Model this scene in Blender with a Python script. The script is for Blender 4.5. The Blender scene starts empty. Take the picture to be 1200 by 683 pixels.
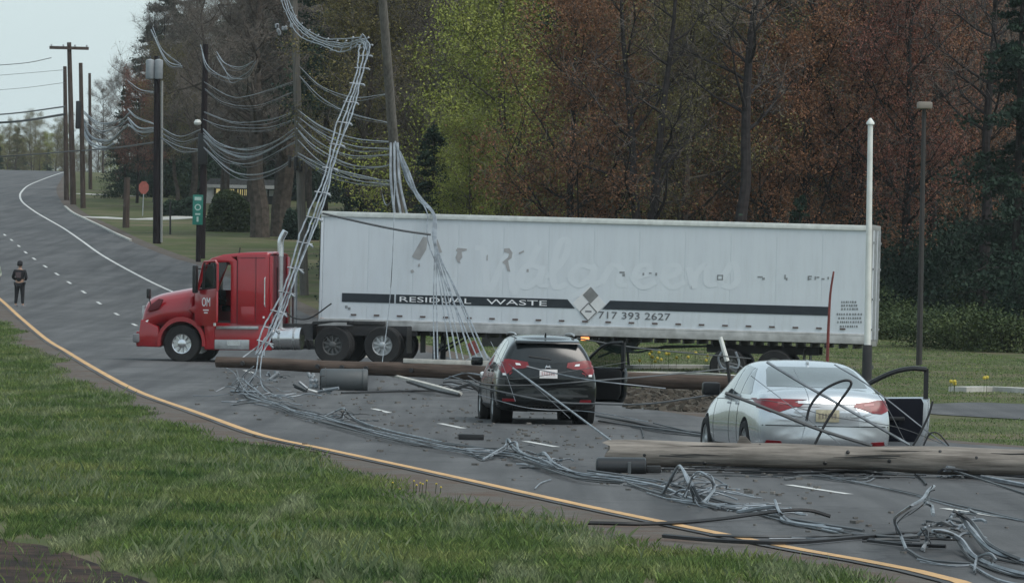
import bpy, bmesh, math, random
import numpy as np
from mathutils import Vector, Matrix, Euler
from mathutils.bvhtree import BVHTree
from mathutils.geometry import delaunay_2d_cdt

# ------------------------------------------------------------------ camera, world, sun, exposure
F = 6600.0            # focal length in pixels of a 1200 px wide frame
CAMH = 2.4
ROLL = math.radians(1.3)
SC = bpy.context.scene
COL = SC.collection
R = math.radians
cam_d = bpy.data.cameras.new('camera')
cam = bpy.data.objects.new('camera', cam_d); COL.objects.link(cam)
cam_d.sensor_width = 36.0
cam_d.lens = F / 1200.0 * 36.0
cam_d.clip_start = 1.0
cam_d.clip_end = 9000.0
cam.matrix_world = Matrix.Translation((0, 0, CAMH)) @ Matrix.Rotation(R(90), 4, 'X') @ Matrix.Rotation(ROLL, 4, 'Z')
SC.camera = cam

SUN_EL, SUN_AZ = 55.0, 122.0      # azimuth measured clockwise from +Y: high, behind the camera and to its right
world = bpy.data.worlds.new('World'); SC.world = world
world.use_nodes = True
wn = world.node_tree.nodes; wl = world.node_tree.links
for n in list(wn): wn.remove(n)
sky = wn.new('ShaderNodeTexSky'); sky.sky_type = 'NISHITA'; sky.sun_disc = False
sky.sun_elevation = R(SUN_EL); sky.sun_rotation = R(SUN_AZ)
sky.air_density = 1.3; sky.dust_density = 3.0; sky.ozone_density = 1.0
cl = wn.new('ShaderNodeMixRGB'); cl.blend_type = 'MIX'; cl.inputs[0].default_value = 0.72
cl.inputs[2].default_value = (4.7, 5.75, 6.1, 1)      # the even grey cloud layer over the clear sky
bg = wn.new('ShaderNodeBackground'); bg.inputs['Strength'].default_value = 0.112
wo = wn.new('ShaderNodeOutputWorld')
wl.new(sky.outputs[0], cl.inputs[1]); wl.new(cl.outputs[0], bg.inputs['Color']); wl.new(bg.outputs[0], wo.inputs['Surface'])

sun_d = bpy.data.lights.new('sun', 'SUN'); sun_d.energy = 1.35; sun_d.angle = R(34); sun_d.color = (1.0, 0.96, 0.9)
sun = bpy.data.objects.new('sun', sun_d); COL.objects.link(sun)
sdir = Vector((math.sin(R(SUN_AZ)) * math.cos(R(SUN_EL)), math.cos(R(SUN_AZ)) * math.cos(R(SUN_EL)), math.sin(R(SUN_EL))))
sun.rotation_euler = (-sdir).to_track_quat('-Z', 'Y').to_euler()
sun.location = (0, 0, 60)

SC.render.engine = 'CYCLES'
SC.view_settings.view_transform = 'Standard'
SC.view_settings.look = 'None'
SC.view_settings.exposure = 0.52
SC.view_settings.gamma = 1.0
HAZE = 0.00009

# ------------------------------------------------------------------ ground shape and pixel rays
KN = [(-200, 0), (60, 0), (90, 0.01), (115, 0.08), (150, 0.34), (180, 0.72), (213, 1.3), (250, 2.4), (300, 4.15),
      (400, 7.6), (500, 11.0), (570, 13.2), (620, 14.5), (670, 15.3), (720, 15.4), (800, 13.5), (1000, 6), (1500, 0), (6000, -20)]
KX = np.array([k[0] for k in KN], float); KZ = np.array([k[1] for k in KN], float)
_h = np.diff(KX); _d = np.diff(KZ) / _h
KM = np.zeros(len(KX)); KM[0] = _d[0]; KM[-1] = _d[-1]
for i in range(1, len(KX) - 1):
    if _d[i-1] * _d[i] > 0:
        w1 = 2*_h[i] + _h[i-1]; w2 = _h[i] + 2*_h[i-1]
        KM[i] = (w1 + w2) / (w1/_d[i-1] + w2/_d[i])
def zprof(y):
    y = np.clip(np.asarray(y, float), KX[0], KX[-1] - 1e-3)
    i = np.clip(np.searchsorted(KX, y, 'right') - 1, 0, len(KX) - 2)
    h = KX[i+1] - KX[i]; t = (y - KX[i]) / h
    return ((2*t**3 - 3*t**2 + 1)*KZ[i] + (t**3 - 2*t**2 + t)*h*KM[i] + (-2*t**3 + 3*t**2)*KZ[i+1] + (t**3 - t**2)*h*KM[i+1])
def zga(x, y):
    x = np.asarray(x, float)
    return zprof(y) + 0.05*np.tanh(x/10.0)
def zg(x, y): return float(zga(x, y))
CR, SR = math.cos(ROLL), math.sin(ROLL)
def ray(u, v):
    du, dv = u - 600.0, v - 341.5
    return (du*CR + dv*SR)/F, (-du*SR + dv*CR)/F
def P(u, v, D):
    a, b = ray(u, v)
    return Vector((a*D, D, CAMH - b*D))
def G(u, v, lift=0.0, dmin=30.0):
    a, b = ray(u, v)
    lo = dmin; D = dmin
    while D < 720:
        if CAMH - b*D < zg(a*D, D): break
        lo = D; D += 2.0 if D < 250 else 5.0
    hi = D
    for _ in range(24):
        m = (lo + hi)/2
        if CAMH - b*m < zg(a*m, m): hi = m
        else: lo = m
    D = (lo + hi)/2
    return Vector((a*D, D, zg(a*D, D) + lift))
def crom(pts, n=8, closed=False):
    pts = [Vector(p) for p in pts]
    if len(pts) < 3: 
        return [pts[0].lerp(pts[-1], i/(n)) for i in range(n+1)]
    out = []
    N = len(pts)
    for i in range(N - 1):
        p0 = pts[i-1] if i > 0 else pts[0]*2 - pts[1]
        p1, p2 = pts[i], pts[i+1]
        p3 = pts[i+2] if i+2 < N else pts[-1]*2 - pts[-2]
        for k in range(n):
            t = k/n
            out.append(0.5*((2*p1) + (-p0 + p2)*t + (2*p0 - 5*p1 + 4*p2 - p3)*t*t + (-p0 + 3*p1 - 3*p2 + p3)*t**3))
    out.append(pts[-1])
    return out

# ------------------------------------------------------------------ materials
MATS = {}
def new_mat(name):
    m = bpy.data.materials.new(name); m.use_nodes = True
    nt = m.node_tree
    return m, nt, nt.nodes['Principled BSDF']
def mat(name, col, rough=0.6, metal=0.0, coat=0.0, var=0.12, scale=6.0, spec=0.5, bump=0.0, bscale=40.0, emit=None, dirt=None, dirt_amt=0.5):
    if name in MATS: return MATS[name]
    m, nt, b = new_mat(name)
    N, L = nt.nodes, nt.links
    tc = N.new('ShaderNodeTexCoord')
    nz = N.new('ShaderNodeTexNoise'); nz.inputs['Scale'].default_value = scale; nz.inputs['Detail'].default_value = 5
    L.new(tc.outputs['Object'], nz.inputs['Vector'])
    rp = N.new('ShaderNodeValToRGB')
    c = Vector(col)
    rp.color_ramp.elements[0].position = 0.3; rp.color_ramp.elements[1].position = 0.7
    rp.color_ramp.elements[0].color = (*[max(0, x*(1-var)) for x in c], 1)
    rp.color_ramp.elements[1].color = (*[min(1, x*(1+var)) for x in c], 1)
    L.new(nz.outputs['Fac'], rp.inputs[0])
    last = rp.outputs[0]
    if dirt:
        n2 = N.new('ShaderNodeTexNoise'); n2.inputs['Scale'].default_value = scale*0.35; n2.inputs['Detail'].default_value = 8; n2.inputs['Roughness'].default_value = 0.7
        L.new(tc.outputs['Object'], n2.inputs['Vector'])
        r2 = N.new('ShaderNodeValToRGB'); r2.color_ramp.elements[0].position = 0.45; r2.color_ramp.elements[1].position = 0.75
        r2.color_ramp.elements[1].color = (dirt_amt,)*3 + (1,)
        L.new(n2.outputs['Fac'], r2.inputs[0])
        mx = N.new('ShaderNodeMixRGB'); mx.inputs[2].default_value = (*dirt, 1)
        L.new(r2.outputs[0], mx.inputs[0]); L.new(last, mx.inputs[1]); last = mx.outputs[0]
    L.new(last, b.inputs['Base Color'])
    b.inputs['Roughness'].default_value = rough; b.inputs['Metallic'].default_value = metal
    b.inputs['Specular IOR Level'].default_value = spec
    if coat: b.inputs['Coat Weight'].default_value = coat; b.inputs['Coat Roughness'].default_value = 0.06
    if bump:
        nb = N.new('ShaderNodeTexNoise'); nb.inputs['Scale'].default_value = bscale; nb.inputs['Detail'].default_value = 6
        L.new(tc.outputs['Object'], nb.inputs['Vector'])
        bp = N.new('ShaderNodeBump'); bp.inputs['Strength'].default_value = bump; bp.inputs['Distance'].default_value = 0.02
        L.new(nb.outputs['Fac'], bp.inputs['Height']); L.new(bp.outputs[0], b.inputs['Normal'])
    if emit:
        b.inputs['Emission Color'].default_value = (*emit[0], 1); b.inputs['Emission Strength'].default_value = emit[1]
    MATS[name] = m
    return m
def leaf_mat(name, cols, hue_scale=0.9):
    """colour varies leaf by leaf, cluster by cluster and from one plant to the next"""
    m, nt, b = new_mat(name); N, L = nt.nodes, nt.links
    g = N.new('ShaderNodeNewGeometry'); oi = N.new('ShaderNodeObjectInfo')
    tc = N.new('ShaderNodeTexCoord')
    nz = N.new('ShaderNodeTexNoise'); nz.inputs['Scale'].default_value = hue_scale; nz.inputs['Detail'].default_value = 3
    L.new(tc.outputs['Object'], nz.inputs['Vector'])
    a1 = N.new('ShaderNodeMath'); a1.operation = 'MULTIPLY_ADD'; a1.inputs[1].default_value = 0.42; 
    L.new(g.outputs['Random Per Island'], a1.inputs[0])
    a2 = N.new('ShaderNodeMath'); a2.operation = 'MULTIPLY_ADD'; a2.inputs[1].default_value = 1.3; a2.inputs[2].default_value = -0.5
    L.new(nz.outputs['Fac'], a2.inputs[0]); L.new(a2.outputs[0], a1.inputs[2])
    a3 = N.new('ShaderNodeMath'); a3.operation = 'MULTIPLY_ADD'; a3.inputs[1].default_value = 0.25
    L.new(oi.outputs['Random'], a3.inputs[0]); L.new(a1.outputs[0], a3.inputs[2])
    rp = N.new('ShaderNodeValToRGB'); cr = rp.color_ramp
    for i, c in enumerate(cols):
        pos = i/(len(cols)-1)
        e = cr.elements[i] if i < 2 else cr.elements.new(pos)
        e.position = pos; 
    for i, e in enumerate(sorted(cr.elements, key=lambda e: e.position)): e.color = (*cols[i], 1)
    L.new(a3.outputs[0], rp.inputs[0]); L.new(rp.outputs[0], b.inputs['Base Color'])
    b.inputs['Roughness'].default_value = 0.7; b.inputs['Specular IOR Level'].default_value = 0.2
    MATS[name] = m
    return m
M_red = mat('red truck paint', (0.31, 0.005, 0.013), 0.3, coat=0.6, var=0.10, scale=1.5, dirt=(0.12, 0.02, 0.022), dirt_amt=0.5)
M_redseam_shade = mat('dark red for seams and cab shade', (0.09, 0.008, 0.014), 0.5, var=0.2, scale=2)  # dark seams and intake; also the cab back, with its shade in the colour
M_white = None
M_black = mat('black plastic', (0.012, 0.012, 0.013), 0.5)
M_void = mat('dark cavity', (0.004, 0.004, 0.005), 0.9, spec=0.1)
M_rubber = mat('tyre rubber', (0.018, 0.018, 0.019), 0.85, spec=0.3, dirt=(0.07, 0.065, 0.06), dirt_amt=0.4)
M_chrome = mat('bright metal', (0.62, 0.63, 0.65), 0.22, 0.9, var=0.1)
M_alu = mat('dull aluminium', (0.42, 0.43, 0.44), 0.45, 0.75, var=0.15, dirt=(0.12, 0.11, 0.1))
M_steel = mat('dark frame steel', (0.03, 0.03, 0.033), 0.6, 0.3, dirt=(0.08, 0.07, 0.06))
M_glass = mat('dark glass', (0.010, 0.013, 0.015), 0.16, var=0.02, spec=0.6)
M_carglass = mat('pale car glass', (0.05, 0.065, 0.07), 0.05, var=0.02, spec=1.0, coat=0.6)
M_silver = mat('silver car paint', (0.52, 0.55, 0.58), 0.27, 0.7, coat=0.9, var=0.02, scale=1.5)
M_blackpaint = mat('black car paint', (0.004, 0.006, 0.007), 0.2, coat=0.5, var=0.05, scale=1.5, spec=0.3)
M_tail = mat('red tail lamp', (0.17, 0.004, 0.010), 0.35, coat=0.15, var=0.35, scale=9)
M_lampclear = mat('clear lamp', (0.75, 0.76, 0.77), 0.12, coat=0.8, var=0.1)
M_orange = mat('amber lamp', (0.9, 0.28, 0.08), 0.3, emit=((1.0, 0.33, 0.10), 1.2))
M_amber = mat('unlit amber lens', (0.35, 0.13, 0.04), 0.3)
M_plate = mat('white number plate', (0.62, 0.60, 0.60), 0.4, var=0.1, scale=20)
M_platey = mat('pale yellow number plate', (0.40, 0.36, 0.25), 0.4, var=0.2, scale=20)
M_ink = mat('dark ink', (0.22, 0.19, 0.15), 0.6)
M_stripe = mat('near black stripe', (0.014, 0.02, 0.028), 0.5, var=0.2, scale=3)
M_letter = mat('white lettering', (0.75, 0.76, 0.78), 0.5)
M_glue = mat('grey adhesive residue', (0.34, 0.335, 0.34), 0.8, var=0.15, scale=5)
M_ghost = mat('ghost of removed lettering', (0.612, 0.648, 0.688), 0.5, var=0.02, scale=2)
M_wire = mat('weathered aluminium cable', (0.20, 0.222, 0.245), 0.5, 0.3, var=0.5, scale=3)
M_wired = mat('dark insulated cable', (0.07, 0.075, 0.08), 0.6, var=0.3, scale=3)
M_wireb = mat('black cable', (0.015, 0.015, 0.017), 0.6)
M_conc = mat('pale concrete', (0.42, 0.41, 0.38), 0.9, var=0.2, scale=3, dirt=(0.18, 0.17, 0.14))
M_yel = mat('dull yellow paint', (0.34, 0.30, 0.09), 0.6, var=0.2, dirt=(0.12, 0.11, 0.06))
M_rust = mat('rusty red metal', (0.16, 0.035, 0.03), 0.7, var=0.3)
M_tank = mat('grey transformer paint', (0.055, 0.063, 0.068), 0.6, var=0.12, scale=3, dirt=(0.08, 0.08, 0.08))
M_tanklt = mat('light grey transformer paint', (0.26, 0.28, 0.30), 0.5, var=0.12, scale=3)
M_whitepole = mat('white pole paint', (0.68, 0.69, 0.66), 0.5, var=0.08, scale=3, dirt=(0.3, 0.29, 0.26), dirt_amt=0.4)
M_skin = mat('skin', (0.42, 0.26, 0.19), 0.6)
M_cloth = mat('black clothing', (0.012, 0.012, 0.015), 0.9)
M_print = mat('faded grey print', (0.085, 0.06, 0.065), 0.9, var=0.3, scale=12)
M_jacket = mat('pale green jacket cloth', (0.30, 0.34, 0.28), 0.9)
M_green = mat('green sign face', (0.02, 0.20, 0.155), 0.5, var=0.15)
M_signred = mat('faded red sign', (0.34, 0.09, 0.07), 0.6, var=0.2)
M_wallw = mat('white house board', (0.45, 0.46, 0.46), 0.8)
M_roof = mat('dark shingle', (0.09, 0.095, 0.1), 0.9, var=0.25)
M_lit = mat('lit window', (0.5, 0.42, 0.2), 0.3, emit=((0.75, 0.62, 0.28), 0.35))
M_bark = mat('brown grey bark', (0.075, 0.062, 0.052), 0.95, var=0.45, scale=4, spec=0.1, bump=0.6, bscale=14)
M_barkd = mat('dark bark', (0.028, 0.025, 0.023), 0.95, var=0.45, scale=4, spec=0.1, bump=0.6, bscale=14)
M_twig = mat('grey twig', (0.15, 0.128, 0.112), 0.95, var=0.3, scale=2, spec=0.1)

def wood_mat(name, c1, c2, axis='X', rough=0.9):
    m, nt, b = new_mat(name); N, L = nt.nodes, nt.links
    tc = N.new('ShaderNodeTexCoord'); mp = N.new('ShaderNodeMapping')
    sc = [14, 14, 14]; sc['XYZ'.index(axis)] = 0.9
    mp.inputs['Scale'].default_value = sc
    L.new(tc.outputs['Object'], mp.inputs['Vector'])
    nz = N.new('ShaderNodeTexNoise'); nz.inputs['Scale'].default_value = 1.0; nz.inputs['Detail'].default_value = 8; nz.inputs['Roughness'].default_value = 0.65
    L.new(mp.outputs[0], nz.inputs['Vector'])
    n2 = N.new('ShaderNodeTexNoise'); n2.inputs['Scale'].default_value = 1.3; n2.inputs['Detail'].default_value = 4
    L.new(tc.outputs['Object'], n2.inputs['Vector'])
    ad = N.new('ShaderNodeMath'); ad.operation = 'MULTIPLY_ADD'; ad.inputs[1].default_value = 0.5; 
    L.new(n2.outputs['Fac'], ad.inputs[0]); 
    ad2 = N.new('ShaderNodeMath'); ad2.operation = 'MULTIPLY_ADD'; ad2.inputs[1].default_value = 1.6; ad2.inputs[2].default_value = -0.55
    L.new(nz.outputs['Fac'], ad2.inputs[0]); L.new(ad2.outputs[0], ad.inputs[2])
    rp = N.new('ShaderNodeValToRGB'); rp.color_ramp.elements[0].position = 0.15; rp.color_ramp.elements[1].position = 0.85
    rp.color_ramp.elements[0].color = (*c1, 1); rp.color_ramp.elements[1].color = (*c2, 1)
    L.new(ad.outputs[0], rp.inputs[0]); L.new(rp.outputs[0], b.inputs['Base Color'])
    bp = N.new('ShaderNodeBump'); bp.inputs['Strength'].default_value = 0.7; bp.inputs['Distance'].default_value = 0.015
    L.new(nz.outputs['Fac'], bp.inputs['Height']); L.new(bp.outputs[0], b.inputs['Normal'])
    b.inputs['Roughness'].default_value = rough; b.inputs['Specular IOR Level'].default_value = 0.15
    MATS[name] = m; return m
M_log = wood_mat('weathered grey brown log', (0.06, 0.053, 0.047), (0.34, 0.305, 0.27), 'X')
M_logd = wood_mat('dark brown treated pole', (0.028, 0.022, 0.019), (0.13, 0.095, 0.078), 'X')
M_pole = wood_mat('brown standing pole', (0.035, 0.026, 0.022), (0.12, 0.09, 0.075), 'Z')
M_poled = wood_mat('near black creosoted pole', (0.008, 0.006, 0.007), (0.028, 0.02, 0.022), 'Z')
M_poleg = wood_mat('grey standing pole', (0.07, 0.065, 0.058), (0.19, 0.175, 0.155), 'Z')
M_arm = mat('pale crossarm wood', (0.46, 0.44, 0.40), 0.8, var=0.2)

def ramp(N, pts):
    rp = N.new('ShaderNodeValToRGB'); cr = rp.color_ramp
    while len(cr.elements) < len(pts): cr.elements.new(0.5)
    for e, (p, c) in zip(list(cr.elements), pts): e.position = p
    els = sorted(cr.elements, key=lambda e: e.position)
    for e, (p, c) in zip(els, sorted(pts, key=lambda q: q[0])): e.color = (*c, 1) if len(c) == 3 else c
    return rp
def noise(N, L, src, scale, detail=5, rough=0.55):
    n = N.new('ShaderNodeTexNoise'); n.inputs['Scale'].default_value = scale; n.inputs['Detail'].default_value = detail; n.inputs['Roughness'].default_value = rough
    L.new(src, n.inputs['Vector']); return n.outputs['Fac']
def mixc(N, L, f, a, b, mode='MIX'):
    m = N.new('ShaderNodeMixRGB'); m.blend_type = mode
    for k, s in zip((0, 1, 2), (f, a, b)):
        if isinstance(s, (int, float)): m.inputs[k].default_value = s
        elif isinstance(s, tuple): m.inputs[k].default_value = (*s, 1)
        else: L.new(s, m.inputs[k])
    return m.outputs[0]
def asphalt():
    m, nt, b = new_mat('asphalt'); N, L = nt.nodes, nt.links
    tc = N.new('ShaderNodeTexCoord').outputs['Object']
    base = ramp(N, [(0.3, (0.064, 0.064, 0.066)), (0.7, (0.092, 0.092, 0.094))]); L.new(noise(N, L, tc, 0.22, 6), base.inputs[0])
    mp = N.new('ShaderNodeMapping'); mp.inputs['Scale'].default_value = (1.6, 0.05, 1); mp.inputs['Rotation'].default_value = (0, 0, R(9)); L.new(tc, mp.inputs['Vector'])
    tr = ramp(N, [(0.35, (0.70, 0.70, 0.71)), (0.65, (1.25, 1.25, 1.24))]); L.new(noise(N, L, mp.outputs[0], 1.0, 4), tr.inputs[0])
    c = mixc(N, L, 1.0, base.outputs[0], tr.outputs[0], 'MULTIPLY')
    sp = ramp(N, [(0.3, (0.72, 0.72, 0.72)), (0.7, (1.28, 1.28, 1.28))]); L.new(noise(N, L, tc, 45, 3, 0.7), sp.inputs[0])
    c = mixc(N, L, 1.0, c, sp.outputs[0], 'MULTIPLY')
    st = ramp(N, [(0.54, (0, 0, 0)), (0.70, (0.7, 0.7, 0.7))]); L.new(noise(N, L, tc, 0.6, 8, 0.7), st.inputs[0])
    c = mixc(N, L, st.outputs[0], c, (0.038, 0.038, 0.04))
    # tar filled cracks
    vo = N.new('ShaderNodeTexVoronoi'); vo.feature = 'DISTANCE_TO_EDGE'; vo.inputs['Scale'].default_value = 0.16
    wv = N.new('ShaderNodeMixRGB'); wv.inputs[0].default_value = 0.12; L.new(tc, wv.inputs[1])
    nn = N.new('ShaderNodeTexNoise'); nn.inputs['Scale'].default_value = 0.8; L.new(tc, nn.inputs['Vector']); 
    ad = N.new('ShaderNodeVectorMath'); ad.operation = 'MULTIPLY_ADD'; ad.inputs[1].default_value = (3, 3, 3); L.new(nn.outputs['Color'], ad.inputs[0]); L.new(tc, ad.inputs[2])
    L.new(ad.outputs[0], vo.inputs['Vector'])
    ck = ramp(N, [(0.0, (0.65, 0.65, 0.65)), (0.012, (0, 0, 0))]); L.new(vo.outputs['Distance'], ck.inputs[0])
    c = mixc(N, L, ck.outputs[0], c, (0.03, 0.03, 0.032))
    L.new(c, b.inputs['Base Color']); b.inputs['Roughness'].default_value = 0.85; b.inputs['Specular IOR Level'].default_value = 0.3
    bp = N.new('ShaderNodeBump'); bp.inputs['Strength'].default_value = 0.4; bp.inputs['Distance'].default_value = 0.01
    L.new(noise(N, L, tc, 60, 4), bp.inputs['Height']); L.new(bp.outputs[0], b.inputs['Normal'])
    return m
M_asphalt = asphalt()
def paint_line(name, col, wear=0.45):
    m, nt, b = new_mat(name); N, L = nt.nodes, nt.links
    tc = N.new('ShaderNodeTexCoord').outputs['Object']
    w = ramp(N, [(wear, (0, 0, 0)), (wear + 0.3, (0.75, 0.75, 0.75))]); L.new(noise(N, L, tc, 9, 8, 0.75), w.inputs[0])
    v = ramp(N, [(0.3, tuple(x*0.8 for x in col)), (0.7, col)]); L.new(noise(N, L, tc, 0.6, 3), v.inputs[0])
    L.new(mixc(N, L, w.outputs[0], v.outputs[0], (0.09, 0.09, 0.09)), b.inputs['Base Color']); b.inputs['Roughness'].default_value = 0.7
    return m
M_yline = paint_line('yellow road paint', (0.62, 0.36, 0.14))
M_wline = paint_line('white road paint', (0.62, 0.62, 0.6))
def soil(name, c1, c2, c3, s=3.0):
    m, nt, b = new_mat(name); N, L = nt.nodes, nt.links
    tc = N.new('ShaderNodeTexCoord').outputs['Object']
    a = ramp(N, [(0.3, c1), (0.7, c2)]); L.new(noise(N, L, tc, s, 8, 0.7), a.inputs[0])
    f = ramp(N, [(0.45, (0, 0, 0)), (0.65, (1, 1, 1))]); L.new(noise(N, L, tc, s*0.3, 5, 0.6), f.inputs[0])
    L.new(mixc(N, L, f.outputs[0], a.outputs[0], c3), b.inputs['Base Color']); b.inputs['Roughness'].default_value = 0.95; b.inputs['Specular IOR Level'].default_value = 0.1
    bp = N.new('ShaderNodeBump'); bp.inputs['Strength'].default_value = 0.8; bp.inputs['Distance'].default_value = 0.03
    L.new(noise(N, L, tc, 18, 6), bp.inputs['Height']); L.new(bp.outputs[0], b.inputs['Normal'])
    return m
M_ground = soil('grassy earth', (0.055, 0.072, 0.028), (0.085, 0.096, 0.042), (0.125, 0.108, 0.07), 0.9)
M_verge = soil('gravelly verge', (0.085, 0.076, 0.068), (0.135, 0.122, 0.11), (0.10, 0.07, 0.055), 4.0)
M_burnt = soil('dark bare soil', (0.012, 0.011, 0.011), (0.04, 0.03, 0.026), (0.075, 0.048, 0.036), 5.0)
M_mulch = soil('brown mulch', (0.045, 0.037, 0.03), (0.08, 0.068, 0.056), (0.10, 0.09, 0.075), 4.0)
M_litter = soil('woodland floor', (0.03, 0.026, 0.018), (0.06, 0.048, 0.032), (0.035, 0.045, 0.018), 0.6)
def side_white():
    m, nt, b = new_mat('white trailer sheet'); N, L = nt.nodes, nt.links
    tc = N.new('ShaderNodeTexCoord').outputs['Object']
    mp = N.new('ShaderNodeMapping'); mp.inputs['Scale'].default_value = (2.2, 1, 0.25); L.new(tc, mp.inputs['Vector'])
    v = ramp(N, [(0.3, (0.56, 0.595, 0.64)), (0.7, (0.60, 0.64, 0.68))]); L.new(noise(N, L, mp.outputs[0], 1.2, 6), v.inputs[0])
    d = ramp(N, [(0.5, (0, 0, 0)), (0.8, (0.3, 0.3, 0.3))]); L.new(noise(N, L, mp.outputs[0], 3.5, 8, 0.7), d.inputs[0])
    L.new(mixc(N, L, d.outputs[0], v.outputs[0], (0.36, 0.36, 0.35)), b.inputs['Base Color']); b.inputs['Roughness'].default_value = 0.42
    bp = N.new('ShaderNodeBump'); bp.inputs['Strength'].default_value = 0.25; bp.inputs['Distance'].default_value = 0.05
    L.new(noise(N, L, tc, 1.1, 2), bp.inputs['Height']); L.new(bp.outputs[0], b.inputs['Normal'])
    return m
M_white = side_white()
def blade_mat():
    m, nt, b = new_mat('grass blade'); N, L = nt.nodes, nt.links
    tc = N.new('ShaderNodeTexCoord').outputs['Object']; g = N.new('ShaderNodeNewGeometry')
    gr = ramp(N, [(0.36, (0.042, 0.086, 0.024)), (0.5, (0.09, 0.145, 0.040)), (0.64, (0.165, 0.20, 0.068))]); L.new(noise(N, L, tc, 0.42, 7, 0.6), gr.inputs[0])
    st = ramp(N, [(0.50, (0, 0, 0)), (0.68, (0.8, 0.8, 0.8))]); 
    mp = N.new('ShaderNodeMapping'); mp.inputs['Scale'].default_value = (1.6, 0.16, 1); mp.inputs['Rotation'].default_value = (0, 0, R(6)); L.new(tc, mp.inputs['Vector'])
    L.new(noise(N, L, mp.outputs[0], 0.9, 6, 0.6), st.inputs[0])
    c = mixc(N, L, st.outputs[0], gr.outputs[0], (0.22, 0.25, 0.15))
    rn = ramp(N, [(0.0, (0.6, 0.6, 0.6)), (0.85, (1.25, 1.2, 1.2)), (1.0, (1.8, 1.7, 1.6))]); L.new(g.outputs['Random Per Island'], rn.inputs[0])
    c = mixc(N, L, 1.0, c, rn.outputs[0], 'MULTIPLY')
    L.new(c, b.inputs['Base Color']); b.inputs['Roughness'].default_value = 0.7; b.inputs['Specular IOR Level'].default_value = 0.2
    return m
M_blade = blade_mat()
M_red_leaf = leaf_mat('rust red buds', [(0.125, 0.064, 0.036), (0.23, 0.108, 0.056), (0.32, 0.15, 0.075)])
M_crim = leaf_mat('crimson buds', [(0.12, 0.054, 0.04), (0.22, 0.085, 0.06), (0.31, 0.12, 0.08)])
M_yg = leaf_mat('young yellow green leaves', [(0.11, 0.14, 0.028), (0.22, 0.245, 0.05), (0.33, 0.345, 0.085)])
M_olive = leaf_mat('olive buds', [(0.09, 0.082, 0.032), (0.15, 0.135, 0.048), (0.20, 0.18, 0.065)])
M_brown = leaf_mat('brown grey buds', [(0.075, 0.062, 0.05), (0.12, 0.10, 0.078), (0.165, 0.135, 0.10)])
M_dark = leaf_mat('dark evergreen needles', [(0.008, 0.02, 0.013), (0.017, 0.036, 0.022), (0.034, 0.058, 0.033)])
M_shrub = leaf_mat('shrub leaves', [(0.020, 0.034, 0.013), (0.038, 0.058, 0.020), (0.08, 0.098, 0.034)])

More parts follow.
